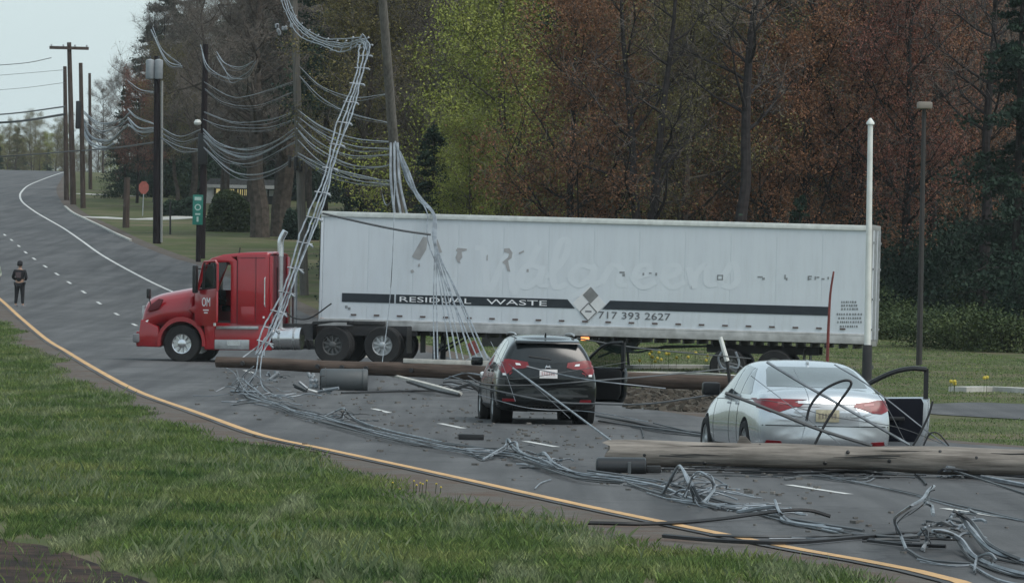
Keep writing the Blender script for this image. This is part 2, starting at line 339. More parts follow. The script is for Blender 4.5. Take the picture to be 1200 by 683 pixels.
# ------------------------------------------------------------------ mesh helpers
class MB:
    def __init__(s): s.v = []; s.f = []; s.mi = []; s.cur = 0
    def add(s, vs, fs, mi=None):
        o = len(s.v); s.v += [tuple(v) for v in vs]
        for f in fs: s.f.append(tuple(i + o for i in f)); s.mi.append(s.cur if mi is None else mi)
    def box(s, c, d, rot=None):
        M = Matrix.Translation(c) @ (Euler(rot).to_matrix().to_4x4() if rot else Matrix.Identity(4))
        x, y, z = d[0]/2, d[1]/2, d[2]/2
        vs = [M @ Vector((i*x, j*y, k*z)) for i in (-1, 1) for j in (-1, 1) for k in (-1, 1)]
        s.add(vs, [(0, 1, 3, 2), (4, 6, 7, 5), (0, 4, 5, 1), (2, 3, 7, 6), (0, 2, 6, 4), (1, 5, 7, 3)]); return s
    def tube(s, pts, r, n=6, cap=True):
        pts = [Vector(p) for p in pts]; N = len(pts)
        rs = r if isinstance(r, (list, tuple)) else [r]*N
        if len(rs) == 2 and N != 2: rs = [rs[0] + (rs[1]-rs[0])*i/(N-1) for i in range(N)]
        t = (pts[1]-pts[0]).normalized()
        a = t.orthogonal().normalized()
        vs = []
        for i in range(N):
            t = (pts[min(i+1, N-1)] - pts[max(i-1, 0)])
            if t.length < 1e-9: t = Vector((0, 0, 1))
            t.normalize(); a = (a - t*a.dot(t))
            if a.length < 1e-6: a = t.orthogonal()
            a.normalize(); b = t.cross(a)
            for k in range(n):
                q = 2*math.pi*k/n
                vs.append(pts[i] + (a*math.cos(q) + b*math.sin(q))*rs[i])
        fs = [(i*n+k, i*n+(k+1) % n, (i+1)*n+(k+1) % n, (i+1)*n+k) for i in range(N-1) for k in range(n)]
        if cap: fs += [tuple(range(n))[::-1], tuple((N-1)*n+k for k in range(n))]
        s.add(vs, fs); return s
    def lathe(s, prof, c=(0, 0, 0), axis='Y', n=24, closed=False):
        """prof: (radius, along axis)"""
        vs = []; m = len(prof)
        for r, h in prof:
            for k in range(n):
                q = 2*math.pi*k/n; p = (r*math.cos(q), r*math.sin(q))
                if axis == 'Y': w = (p[0], h, p[1])
                elif axis == 'X': w = (h, p[0], p[1])
                else: w = (p[0], p[1], h)
                vs.append((w[0]+c[0], w[1]+c[1], w[2]+c[2]))
        fs = [(i*n+k, i*n+(k+1) % n, (i+1)*n+(k+1) % n, (i+1)*n+k) for i in range(m-1) for k in range(n)]
        if closed: fs += [((m-1)*n+k, (m-1)*n+(k+1) % n, (k+1) % n, k) for k in range(n)]
        else: fs += [tuple(range(n))[::-1], tuple((m-1)*n+k for k in range(n))]
        s.add(vs, fs); return s
    def prism(s, out, t0, t1, plane='XZ'):
        """outline in plane extruded between t0 and t1 along the third axis"""
        def w(p, t):
            if plane == 'XZ': return (p[0], t, p[1])
            if plane == 'YZ': return (t, p[0], p[1])
            return (p[0], p[1], t)
        n = len(out); vs = [w(p, t0) for p in out] + [w(p, t1) for p in out]
        fs = [tuple(range(n))[::-1], tuple(range(n, 2*n))] + [(i, (i+1) % n, n+(i+1) % n, n+i) for i in range(n)]
        s.add(vs, fs); return s
    def build(s, name, m, parent=None, smooth=False, bevel=0, seg=2, recalc=True, mesh_name=None):
        me = bpy.data.meshes.new(mesh_name or name); me.from_pydata(s.v, [], s.f)
        ms = m if isinstance(m, (list, tuple)) else [m]
        for q in ms: me.materials.append(q)
        if len(ms) > 1: me.polygons.foreach_set('material_index', s.mi)
        if bevel or recalc:
            bm = bmesh.new(); bm.from_mesh(me)
            if bevel:
                bmesh.ops.remove_doubles(bm, verts=bm.verts, dist=1e-5)
                bmesh.ops.recalc_face_normals(bm, faces=bm.faces)
                ed = [e for e in bm.edges if len(e.link_faces) == 2 and e.calc_face_angle(0) > R(28)]
                bmesh.ops.bevel(bm, geom=ed, offset=bevel, segments=seg, affect='EDGES', profile=0.6, clamp_overlap=True)
            bmesh.ops.recalc_face_normals(bm, faces=bm.faces)
            bm.to_mesh(me); bm.free()
        if smooth or bevel: me.shade_smooth(); me.set_sharp_from_angle(angle=R(38 if not bevel else 50))
        o = bpy.data.objects.new(name, me); COL.objects.link(o)
        if parent: o.parent = parent
        return o
def tag(o, label=None, cat=None, group=None, kind=None):
    if label: o['label'] = label
    if cat: o['category'] = cat
    if group: o['group'] = group
    if kind: o['kind'] = kind
    return o
def thing(name, label, cat, loc=(0, 0, 0), rot=(0, 0, 0), group=None):
    o = bpy.data.objects.new(name, None); COL.objects.link(o); o.empty_display_size = 0.3
    o.location = loc; o.rotation_euler = rot
    return tag(o, label, cat, group)
def copy_tree(o, parent=None):
    c = o.copy(); COL.objects.link(c); c.parent = parent
    for ch in list(o.children): copy_tree(ch, c)
    return c
def fast_mesh(name, V, Fq, mats, mi=None, smooth=False):
    """V (n,3) float array, Fq (m,k) index array, all faces with k corners"""
    me = bpy.data.meshes.new(name); k = Fq.shape[1]
    me.vertices.add(len(V)); me.vertices.foreach_set('co', np.asarray(V, np.float32).ravel())
    me.loops.add(Fq.size); me.loops.foreach_set('vertex_index', np.asarray(Fq, np.int32).ravel())
    me.polygons.add(len(Fq)); me.polygons.foreach_set('loop_start', np.arange(0, Fq.size, k, dtype=np.int32))
    for m in mats: me.materials.append(m)
    if mi is not None: me.polygons.foreach_set('material_index', np.asarray(mi, np.int32))
    me.update(calc_edges=True); me.validate()
    return me
def text_mesh(s, size, depth=0.004, xscale=1.0, space=1.0):
    cu = bpy.data.curves.new('txt', 'FONT'); cu.body = s; cu.size = size; cu.extrude = depth/2; cu.space_character = space
    cu.align_x = 'LEFT'; cu.resolution_u = 3
    o = bpy.data.objects.new('txt', cu); COL.objects.link(o)
    dg = bpy.context.evaluated_depsgraph_get(); dg.update()
    me = bpy.data.meshes.new_from_object(o.evaluated_get(dg)); bpy.data.objects.remove(o)
    w = max(v.co.x for v in me.vertices); 
    return me, w
def put_text(s, size, width, M, name, m, parent, depth=0.004):
    """upright text in the XZ plane facing -Y, fitted to a width, at matrix M of its parent"""
    me, w = text_mesh(s, size, depth)
    T = M @ Matrix.Rotation(R(90), 4, 'X') @ Matrix.Diagonal((width/w, 1, 1, 1))
    me.transform(T); me.materials.clear(); me.materials.append(m)
    o = bpy.data.objects.new(name, me); COL.objects.link(o); o.parent = parent; me.name = name
    return o

# ------------------------------------------------------------------ ground, road, markings
xs = np.concatenate([-np.geomspace(700, 42, 30), np.arange(-40, 40.1, 1.0), np.geomspace(42, 700, 30)])
ys = np.concatenate([np.arange(-60, 30, 6.0), np.arange(30, 260, 1.5), np.arange(260, 760, 5.0), np.geomspace(760, 1500, 20)])
XX, YY = np.meshgrid(xs, ys); ZZ = zga(XX, YY)
V = np.stack([XX, YY, ZZ], -1).reshape(-1, 3); nx, ny = len(xs), len(ys)
ii = (np.arange(ny-1)[:, None]*nx + np.arange(nx-1)[None, :]).ravel()
me = fast_mesh('ground', V, np.stack([ii, ii+1, ii+nx+1, ii+nx], -1), [M_ground]); me.shade_smooth()
go = bpy.data.objects.new('ground', me); COL.objects.link(go); tag(go, kind='structure')

YEL = [(1240, 718), (1110, 681), (1020, 662), (930, 646), (860, 632), (680, 594.5), (508, 556), (379, 528), (310, 513), (250, 492), (222, 482), (164, 461), (111, 433), (78, 413), (55, 399), (25, 374), (0, 351.5),
       (-40, 322), (-85, 292), (-112, 265), (-112, 240), (-85, 219), (-40, 205), (0, 197), (45, 189.5), (56, 188.3)]
RGT = [(1330, 545), (1200, 527), (1090, 519), (950, 505), (780, 484), (690, 462), (600, 437), (450, 400), (355, 367), (300, 341), (240, 314), (200, 302), (152, 283), (118, 266), (85, 250), (72, 237), (66, 222), (72, 210), (84, 200), (97, 192.5), (104, 190.6)]
def w2(pxs, extra_near=None):
    pts = [G(*p) for p in pxs]
    if extra_near: pts = [Vector(e) for e in extra_near] + pts
    return [Vector((p.x, p.y, 0)) for p in pts]
yel = crom(w2(YEL, [(9.0, 20, 0), (7.4, 30, 0)]), 10)
rgt = crom(w2(RGT, [(18.5, 20, 0), (16.2, 40, 0), (14.0, 62, 0)]), 10)
def resample(pl, n):
    d = [0]
    for a, b in zip(pl, pl[1:]): d.append(d[-1] + (b-a).length)
    L = d[-1]; out = []; j = 0
    for i in range(n):
        s = L*i/(n-1)
        while j < len(pl)-2 and d[j+1] < s: j += 1
        t = (s-d[j])/max(1e-9, d[j+1]-d[j]); out.append(pl[j].lerp(pl[j+1], min(1, max(0, t))))
    return out, L
def offs(pl, w):
    out = []
    for i, p in enumerate(pl):
        t = pl[min(i+1, len(pl)-1)] - pl[max(i-1, 0)]; t.z = 0; t.normalize()
        out.append(p + Vector((t.y, -t.x, 0))*w)
    return out
def strip(name, A, B, m, lift, nw=6, kind='structure'):
    n = len(A); vs = []; fs = []
    for a, b in zip(A, B):
        for k in range(nw+1):
            p = a.lerp(b, k/nw); vs.append((p.x, p.y, zg(p.x, p.y) + lift))
    for i in range(n-1):
        for k in range(nw): q = i*(nw+1)+k; fs.append((q, q+1, q+nw+2, q+nw+1))
    me = bpy.data.meshes.new(name); me.from_pydata(vs, [], fs); me.materials.append(m)
    bm = bmesh.new(); bm.from_mesh(me)
    for f in bm.faces:
        if f.normal.z < 0: f.normal_flip()
    bm.to_mesh(me); bm.free(); me.shade_smooth()
    o = bpy.data.objects.new(name, me); COL.objects.link(o); return tag(o, kind=kind)
ya, yL = resample(yel, 420)
# match right edge to the left one by arc fraction found by nearest depth / order
ra, rL = resample(rgt, 420)
yo = offs(ya, -0.17)          # pavement runs a little past the yellow line
strip('road', yo, ra, M_asphalt, 0.03, 14)
# ragged gravel verge between the yellow line and the grass
rnd = random.Random(5)
wob = [(0.72 if ya[i].y > 76 else 1.15) + 0.35*math.sin(i*0.31) + 0.25*math.sin(i*0.97+1) + rnd.uniform(-.12, .12) for i in range(len(ya))]
vo = [p + (q-p)*1 for p, q in zip(yo, yo)]
ver = []
for i, p in enumerate(yo):
    t = yo[min(i+1, len(yo)-1)] - yo[max(i-1, 0)]; t.normalize()
    ver.append(p + Vector((t.y, -t.x, 0))*(-wob[i]))
strip('gravel_verge', ver, offs(yo, 0.05), M_verge, 0.018, 4)
rv = offs(ra, 0.9)
strip('right_verge', offs(ra, -0.1), rv, M_verge, 0.016, 3)
strip('yellow_edge_line', offs(ya, -0.075), offs(ya, 0.075), M_yline, 0.036, 1)
WHT = [(330, 393), (262, 366), (196, 340), (165, 325), (120, 300), (96, 283), (75, 268.5), (55, 257), (40, 248), (27, 238), (23.5, 231), (25.5, 225), (35, 217), (60, 207), (76, 202)]
wh = crom(w2(WHT), 10); wa, _ = resample(wh, 200)
strip('white_edge_line', offs(wa, -0.075), offs(wa, 0.075), M_wline, 0.036, 1)
# lane dashes, traced one by one
DASH = [(958.5, 576.3), (785, 548.6), (633.5, 522.5), (529, 501), (446.5, 483), (366, 459), (292, 437), (232, 414), (188, 395), (157.5, 381.5), (136.6, 369), (116, 356), (98, 343), (81, 332), (66.7, 322), (53, 313), (40, 304), (30, 296.5), (22, 289), (13.5, 282), (5.5, 276), (-2, 270), (1150, 605.5)]
dw = sorted([G(*p) for p in DASH], key=lambda p: p.y)
for i, p in enumerate(dw):
    a, b = dw[max(0, i-1)], dw[min(len(dw)-1, i+1)]
    t = (b-a); t.z = 0; t.normalize()
    L2 = 1.5 if p.y < 230 else 1.6
    A = [p - t*L2 + t*(2*L2*k/4) for k in range(5)]
    o = strip('lane_dash', offs(A, -0.06), offs(A, 0.06), M_wline, 0.036, 1)

def patch_ground(name, pxs, m, lift, kind='structure', sub=10):
    pts = [G(*p) for p in pxs]; loop = crom(pts + [pts[0]], 5)[:-1]
    c = sum(loop, Vector())/len(loop); vs = []; fs = []; n = len(loop)
    vs.append((c.x, c.y, zg(c.x, c.y)+lift))
    for k in range(1, sub+1):
        for p in loop:
            q = c.lerp(p, k/sub); vs.append((q.x, q.y, zg(q.x, q.y)+lift))
    for i in range(n): fs.append((0, 1+i, 1+(i+1) % n))
    for k in range(sub-1):
        for i in range(n):
            a = 1+k*n+i; b = 1+k*n+(i+1) % n; fs.append((a, a+n, b+n, b))
    me = bpy.data.meshes.new(name); me.from_pydata(vs, [], fs); me.materials.append(m)
    bm = bmesh.new(); bm.from_mesh(me)
    for f in bm.faces:
        if f.normal.z < 0: f.normal_flip()
    bm.to_mesh(me); bm.free()
    o = bpy.data.objects.new(name, me); COL.objects.link(o); return tag(o, kind=kind)
patch_ground('bare_soil', [(-60, 600), (0, 632), (50, 640), (95, 655), (140, 672), (185, 690), (260, 760), (-60, 760)], M_burnt, 0.012)
patch_ground('driveway', [(1085, 474), (1140, 472), (1200, 474), (1320, 480), (1320, 500), (1200, 492), (1130, 488), (1085, 484)], M_asphalt, 0.014)
patch_ground('mulch_bed', [(733, 458), (770, 452), (815, 450), (850, 456), (900, 470), (900, 492), (840, 486), (780, 480), (735, 474)], M_mulch, 0.02)
# woodland floor
A = [Vector((-6 + 0.1*k, 225 + 8*k, 0)) for k in range(20)]
B = [Vector((95, 160 + 12*k, 0)) for k in range(20)]
A = [Vector((4, 222, 0))] ; 
wf = [Vector((3.0 - 9*k/40, 226 + 4.5*k, 0)) for k in range(41)]; wg = [Vector((140, 186 + 6*k, 0)) for k in range(41)]
strip('woodland_floor', wf, wg, M_litter, 0.03, 40)

def kerb(pxs, name='kerb', h=0.13, w=0.16, m=M_conc):
    pl, L = resample(crom([G(*p) for p in pxs], 8), 40)
    m_ = MB(); o1 = offs(pl, -w/2); o2 = offs(pl, w/2); vs = []
    for a, b in zip(o1, o2):
        za, zb = zg(a.x, a.y), zg(b.x, b.y)
        vs += [(a.x, a.y, za-0.1), (a.x, a.y, za+h), (b.x, b.y, zb+h), (b.x, b.y, zb-0.1)]
    n = len(pl); fs = [(4*i+k, 4*i+(k+1) % 4, 4*i+4+(k+1) % 4, 4*i+4+k) for i in range(n-1) for k in range(4)]
    fs += [(0, 1, 2, 3), (4*n-4, 4*n-3, 4*n-2, 4*n-1)]
    m_.add(vs, fs); o = m_.build(name, m); return tag(o, kind='structure')
kerb([(153, 283), (136, 275.5), (118, 266.5), (100, 258), (85, 250.5), (76, 243)])
kerb([(733, 432), (770, 431.5), (835, 432), (880, 436)], w=0.5, h=0.1)
kerb([(720, 440), (790, 440), (850, 443), (905, 450)], w=0.3, h=0.1)
kerb([(1122, 459), (1160, 458.5), (1205, 460.5), (1260, 464)], w=0.5, h=0.12)
kerb([(378, 424), (420, 420), (470, 418)], w=0.3, h=0.1)
def walk(pxs, w): 
    pl, L = resample(crom([G(*p) for p in pxs], 8), 40); strip('pavement', offs(pl, -w/2), offs(pl, w/2), M_conc, 0.02, 2)
walk([(104, 254), (140, 256.5), (176, 257.3), (227, 254)], 2.6)
walk([(90, 227), (118, 228.5), (160, 230.5)], 2.2)

# ------------------------------------------------------------------ wires
def wirepts(l, n=8):
    return crom([P(*q) for q in l], n)
def cable(root, pts, r=0.018, m=None, n=8, name='cable', sides=5):
    o = MB().tube(crom(pts, n), r*.85, sides).build(name, m or M_wire, root, smooth=True, recalc=False)
    return o

# ------------------------------------------------------------------ vehicles: shared tools
def apply_mods(o):
    dg = bpy.context.evaluated_depsgraph_get(); dg.update()
    me = bpy.data.meshes.new_from_object(o.evaluated_get(dg)); old = o.data
    o.modifiers.clear(); o.data = me; bpy.data.meshes.remove(old); return o
def ring(x, w, zb, zs, wb, zt, wt):
    return [(x, 0, zb), (x, w*.82, zb), (x, w*.965, zb+.07), (x, w, zb+.26), (x, w*.995, (zb+.26+zs)/2), (x, wb, zs), (x, (wb+wt)/2+.012, (zs+zt)/2), (x, wt, zt-.055), (x, wt*.72, zt-.006), (x, 0, zt+.012)]
def car_shell(stations, m, parent, warp=None, arches=(), ar=0.36, aw=0.3, halfw=0.95):
    mb = MB(); n = 10; vs = []
    for st in stations:
        h = ring(*st); full = h + [(p[0], -p[1], p[2]) for p in h[-2:0:-1]]
        if warp: full = [warp(*p) for p in full]
        vs += full
    k = 2*n-2; N = len(stations)
    fs = [(i*k+j, i*k+(j+1) % k, (i+1)*k+(j+1) % k, (i+1)*k+j) for i in range(N-1) for j in range(k)]
    fs += [tuple(range(k)), tuple((N-1)*k+j for j in range(k))[::-1]]
    mb.add(vs, fs); o = mb.build('body', m, parent, smooth=True)
    s = o.modifiers.new('s', 'SUBSURF'); s.levels = s.render_levels = 3
    apply_mods(o)
    cuts = []
    for ax, z in arches:
        for sg in (-1, 1):
            c = MB().lathe([(ar, -aw), (ar, aw)], (ax, sg*halfw, z), 'Y', 32).build('cut', m)
            b = o.modifiers.new('b', 'BOOLEAN'); b.operation = 'DIFFERENCE'; b.object = c; b.solver = 'EXACT'; cuts.append(c)
    if cuts: apply_mods(o)
    for c in cuts: bpy.data.objects.remove(c)
    o.data.shade_smooth(); o.data.set_sharp_from_angle(angle=R(50))
    bm = bmesh.new(); bm.from_mesh(o.data); bv = BVHTree.FromBMesh(bm); bm.free()
    for ax, z in arches:
        for sg in (-1, 1):
            MB().lathe([(ar-.004, -0.11), (ar-.004, .11), (0.05, .11), (0.05, .10), (ar-.02, .10), (ar-.02, -0.11)] if sg < 0 else [(ar-.004, .11), (ar-.004, -.11), (0.05, -.11), (0.05, -.10), (ar-.02, -.10), (ar-.02, .11)], (ax, sg*(halfw-.19), z), 'Y', 28).build('wheel_well', M_void, parent)
    return o, bv
def patch(bv, outline, view, off, m, name, parent, step=0.06, thick=0.02):
    """a panel whose outline is given in an elevation, laid on the body"""
    n = len(outline); pts = []
    for i in range(n):
        a, b = Vector(outline[i]), Vector(outline[(i+1) % n]); k = max(1, int((b-a).length/step))
        pts += [a.lerp(b, j/k) for j in range(k)]
    nb = len(pts)
    x0, x1 = min(p.x for p in pts), max(p.x for p in pts); y0, y1 = min(p.y for p in pts), max(p.y for p in pts)
    def inside(q):
        c = False; j = nb-1
        for i in range(nb):
            a, b = pts[i], pts[j]
            if (a.y > q.y) != (b.y > q.y) and q.x < (b.x-a.x)*(q.y-a.y)/(b.y-a.y)+a.x: c = not c
            j = i
        return c
    inner = []; x = x0+step/2
    while x < x1:
        y = y0+step/2
        while y < y1:
            q = Vector((x, y))
            if inside(q) and min((q-p).length for p in pts) > step*0.35: inner.append(q)
            y += step
        x += step
    ed = [(i, (i+1) % nb) for i in range(nb)]
    vs, es, fs, *_ = delaunay_2d_cdt(pts+inner, ed, [list(range(nb))], 1, 1e-6)
    top = []; 
    for p in vs:
        if view == 'rear': o, d = Vector((-5, p.x, p.y)), Vector((1, 0, 0))
        elif view == 'front': o, d = Vector((12, p.x, p.y)), Vector((-1, 0, 0))
        elif view == 'left': o, d = Vector((p.x, 5, p.y)), Vector((0, -1, 0))
        elif view == 'right': o, d = Vector((p.x, -5, p.y)), Vector((0, 1, 0))
        else: o, d = Vector((p.x, p.y, 6)), Vector((0, 0, -1))
        h, nn, _, dist = bv.ray_cast(o, d)
        if h is None:
            h2, nn, _, _ = bv.find_nearest(o + d*4.2)
            h = h2
        if nn.dot(d) > 0: nn = -nn
        top.append((h + nn*off, h - nn*thick))
    N = len(top); V = [t[0] for t in top] + [t[1] for t in top]
    Fs = [tuple(f) for f in fs]; 
    cnt = {}
    for f in Fs:
        for a, b in zip(f, f[1:]+f[:1]): cnt[(a, b)] = 1
    Fs2 = list(Fs)
    for (a, b) in cnt:
        if (b, a) not in cnt: Fs2.append((a, b, b+N, a+N))
    mb = MB(); mb.add(V, Fs2); return mb.build(name, m, parent, smooth=True)
def wheel(parent, x, y, z, r, w, side, spokes=5, rimr=0.68, m_rim=None, name='wheel', twin=False, hubr=0.3):
    """side +1: outside faces +Y"""
    o = w*side
    t = MB().lathe([(r*rimr, -o/2), (r*.93, -o/2), (r, -o*.36), (r, o*.36), (r*.93, o/2), (r*(rimr+.02), o/2), (r*rimr, o*.42), (r*rimr, -o*.42)], (0, 0, 0), 'Y', 32, closed=True).build(name, M_rubber, parent, smooth=True)
    t.location = (x, y, z)
    mb = MB(); rr = r*rimr*1.01
    mb.lathe([(rr, -o*.4), (rr, o*.40), (rr*.95, o*.44), (rr*.88, o*.40), (rr*.86, o*.1), (rr*.2, o*.08), (rr*.2, -o*.3)], (0, 0, 0), 'Y', 28)
    for k in range(spokes):
        q = 2*math.pi*k/spokes + .3
        mb.box((math.cos(q)*rr*.5, o*.30, math.sin(q)*rr*.5), (rr*.86, abs(o)*.16, rr*.17), (0, -q, 0))
    mb.lathe([(rr*hubr, o*.1), (rr*hubr, o*.38), (rr*hubr*.7, o*.46), (rr*.05, o*.47)], (0, 0, 0), 'Y', 14)
    rim = mb.build('rim', m_rim or M_alu, t, smooth=True)
    return t

# ------------------------------------------------------------------ silver sedan
def build_sedan():
    r = thing('sedan', 'silver sedan with its right front door open, behind the big fallen log', 'car')
    A, B = ring, None
    ST = [(-.0, .60, .42, .70, .58, .76, .50), (.03, .80, .30, .84, .75, .90, .66), (.10, .87, .25, .96, .80, 1.03, .70), (.22, .895, .22, .985, .835, 1.085, .72), (.52, .91, .20, .985, .85, 1.10, .72), (.72, .915, .19, .975, .86, 1.125, .70),
          (1.0, .92, .19, .965, .875, 1.275, .70), (1.4, .92, .19, .955, .88, 1.415, .665), (1.85, .92, .19, .95, .88, 1.465, .65), (2.4, .92, .19, .94, .88, 1.465, .65), (2.85, .92, .19, .93, .87, 1.40, .63), (3.3, .92, .19, .92, .86, 1.19, .62), (3.6, .915, .2, .90, .84, 1.02, .68),
          (4.1, .90, .2, .84, .80, .94, .66), (4.55, .85, .22, .74, .76, .83, .6), (4.75, .78, .26, .66, .70, .72, .55), (4.82, .6, .32, .6, .55, .64, .45)]
    def warp(x, y, z):
        if x < .6:                                   # bowed tail, bumper furthest back
            f = 1 - x/.6
            x += f*(.16*(y/.9)**2 + (.10*max(0, z-.72)/.3) + .05*max(0, .4-z)/.2)
        if x > 4.2: x -= (x-4.2)/.6*.35*(abs(y)/.8)**2
        return (x, y, z)
    wr = .325
    b, bv = car_shell(ST, M_silver, r, warp, [(1.05, wr), (3.85, wr)], .375, .22, .86)
    P_ = lambda out, view, off, m, name, parent=b, **k: patch(bv, out, view, off, m, name, parent, **k)
    sym = lambda o: [(-x, y) for x, y in o][::-1]
    P_([(-.67, 1.115), (-.66, 1.16), (-.59, 1.33), (-.53, 1.375), (.53, 1.375), (.59, 1.33), (.66, 1.16), (.67, 1.115)], 'rear', .004, mat('pale rear glass', (.10, .12, .125), .08, spec=.8, coat=.6, var=.05), 'rear_window', r, step=.05)
    # side glass
    P_([(.95, 1.03), (1.22, 1.20), (1.52, 1.345), (1.56, 1.345), (1.56, 1.0), (1.0, 1.0)], 'left', .004, M_carglass, 'side_window', r)
    P_([(1.62, .995), (1.62, 1.35), (2.02, 1.375), (2.12, 1.375), (2.12, .985)], 'left', .004, M_carglass, 'side_window', r)
    P_([(2.19, .98), (2.19, 1.375), (2.5, 1.36), (2.8, 1.27), (3.2, 1.06), (3.28, .985)], 'left', .004, M_carglass, 'side_window', r)
    P_([(.95, 1.03), (1.22, 1.20), (1.52, 1.345), (2.12, 1.375), (2.12, .99), (1.0, 1.0)], 'right', .004, M_carglass, 'side_window', r)
    P_([(-.66, 1.03), (-.55, 1.32), (.55, 1.32), (.66, 1.03)], 'front', .004, M_carglass, 'windscreen', r)
    # shut lines
    for xa in (1.59, 2.155):
        P_([(xa-.008, .30), (xa+.008, .30), (xa+.008, .98), (xa-.008, .98)], 'left', .002, M_void, 'door_seam', thick=.01)
    P_([(1.2, .30), (3.25, .30), (3.25, .315), (1.2, .315)], 'left', .002, M_void, 'door_seam', thick=.01)
    P_([(3.25, .31), (3.265, .31), (3.3, .9), (3.285, .9)], 'left', .002, M_void, 'door_seam', thick=.01)
    for xa in (1.68, 2.25): P_([(xa, .85), (xa+.2, .86), (xa+.2, .885), (xa, .88)], 'left', .03, M_silver, 'door_handle')
    # right door opening
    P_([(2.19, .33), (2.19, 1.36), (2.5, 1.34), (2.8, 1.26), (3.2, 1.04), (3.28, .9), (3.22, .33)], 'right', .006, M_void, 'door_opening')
    # lamps: outer body lamp and the inner strip on the lid
    for sg in (-1, 1):
        f = (lambda o: o) if sg > 0 else sym
        P_(f([(.36, .865), (.38, .912), (.55, .932), (.70, .955), (.86, .955), (.87, .83), (.74, .775), (.62, .785), (.48, .835)]), 'rear', .010, M_tail, 'tail_lamp', r, step=.035)
        P_(f([(.50, .872), (.50, .90), (.64, .915), (.64, .885)]), 'rear', .013, mat('pink lamp lens', (.36, .12, .13), .3), 'reversing_lamp', r, step=.04)
        P_(f([(.58, .345), (.60, .40), (.78, .41), (.80, .36)]), 'rear', .006, M_tail, 'bumper_reflector', r, step=.05)
        P_(f([(.46, .27), (.48, .32), (.68, .33), (.68, .27)]), 'rear', .02, M_chrome, 'exhaust_trim', r, step=.05)
    P_([(.30, .86), (.44, .955), (.30, .95), (.12, .88)] if 0 else [(.02, .86), (.02, .945), (.24, .955), (.30, .93), (.30, .84)], 'left', .010, M_tail, 'tail_lamp', r, step=.04)
    P_([(-.38, .895), (-.38, .93), (.38, .93), (.38, .895)], 'rear', .014, M_chrome, 'trunk_trim', r)
    P_([(-.42, .62), (-.44, .78), (-.36, .885), (.36, .885), (.44, .78), (.42, .62)], 'rear', .002, mat('shaded recess silver', (.33, .35, .37), .4, .35), 'plate_recess', r)  # darker copy of the body silver; the recess shade is put into the colour
    pl = P_([(-.155, .665), (-.155, .82), (.155, .82), (.155, .665)], 'rear', .014, M_platey, 'number_plate', r)
    for k in range(6): P_([(-.115+k*.042, .71), (-.115+k*.042, .775), (-.09+k*.042, .775), (-.09+k*.042, .71)], 'rear', .018, M_ink, 'plate_mark', pl, step=.1)
    for a, c in (((-.80, .625), (.80, .625)), ((-.66, 1.03), (.66, 1.03))):
        pass
    P_([(-.84, .60), (-.84, .612), (.84, .612), (.84, .60)], 'rear', .003, M_void, 'bumper_seam', thick=.01)
    P_([(-.55, .21), (-.6, .27), (-.35, .30), (.35, .30), (.6, .27), (.55, .21)], 'rear', .006, M_black, 'rear_valance', r)
    fin = MB(); fin.prism([(0, 0), (.16, 0), (.03, .07), (0, .065)], -.018, .018).build('roof_fin', M_silver, r, bevel=.008).location = (1.42, 0, 1.40)
    lm = MB().box((3.02, 1.0, 1.04), (.14, .24, .18)).build('door_mirror', mat('dark mirror shell', (.008, .009, .011), .4, spec=.3), r, bevel=.04)
    # open right front door, hinged at the A pillar
    d = MB(); out = [(0, .30), (0, .90), (-.06, .955), (-1.06, .985), (-1.09, .9), (-1.08, .5), (-1.0, .30)]
    d.prism(out, -.05, .05)
    do = d.build('door', M_silver, r, bevel=.02); do.location = (3.26, -.86, 0); do.rotation_euler = (0, 0, R(76)); do.scale = (1.08, 1, 1)
    fr = MB(); arc = crom([(-.02, 0, .93), (-.3, .02, 1.13), (-.62, .06, 1.31), (-.86, .09, 1.375), (-1.06, .09, 1.37)], 5)
    fr.tube(arc, .036, 6); fr.box((-1.055, .045, 1.17), (.06, .05, .42)); fr.build('window_frame', M_black, do)
    tr = MB(); tr.prism([(-.04, .36), (-.04, .88), (-.1, .94), (-1.0, .965), (-1.03, .9), (-1.02, .5), (-.95, .36)], .05, .085); tr.build('door_lining', mat('dark door lining', (.005, .006, .012), .7, spec=.15), do, bevel=.015)
    arm = MB(); arm.box((-.5, .11, .68), (.6, .07, .05)); arm.build('armrest', M_black, do, bevel=.015)
    MB().tube(crom([(-1.04, .02, .32), (-1.085, .03, .5), (-1.10, .03, .75), (-1.09, .03, .97)], 4), .014, 5).build('door_seal', M_chrome, do)
    for x in (1.05, 3.85):
        for sg in (1, -1): wheel(r, x, sg*.815, wr, wr, .215, sg, 10, .68)
    return r
sedan = build_sedan()
def place_car(o, u, D, beta, sink=0.0):
    """rear bumper centre under image column u at depth D, heading turned beta degrees left of straight away"""
    a, _ = ray(u, 500); x = a*D; z = zg(x, D)+.03
    o.location = (x, D, z - sink); o.rotation_euler = (0, R(0.3), R(90+beta))
place_car(sedan, 970.5, 76.3, 8.6); sedan.scale = (1.03, 1.04, 1.02)

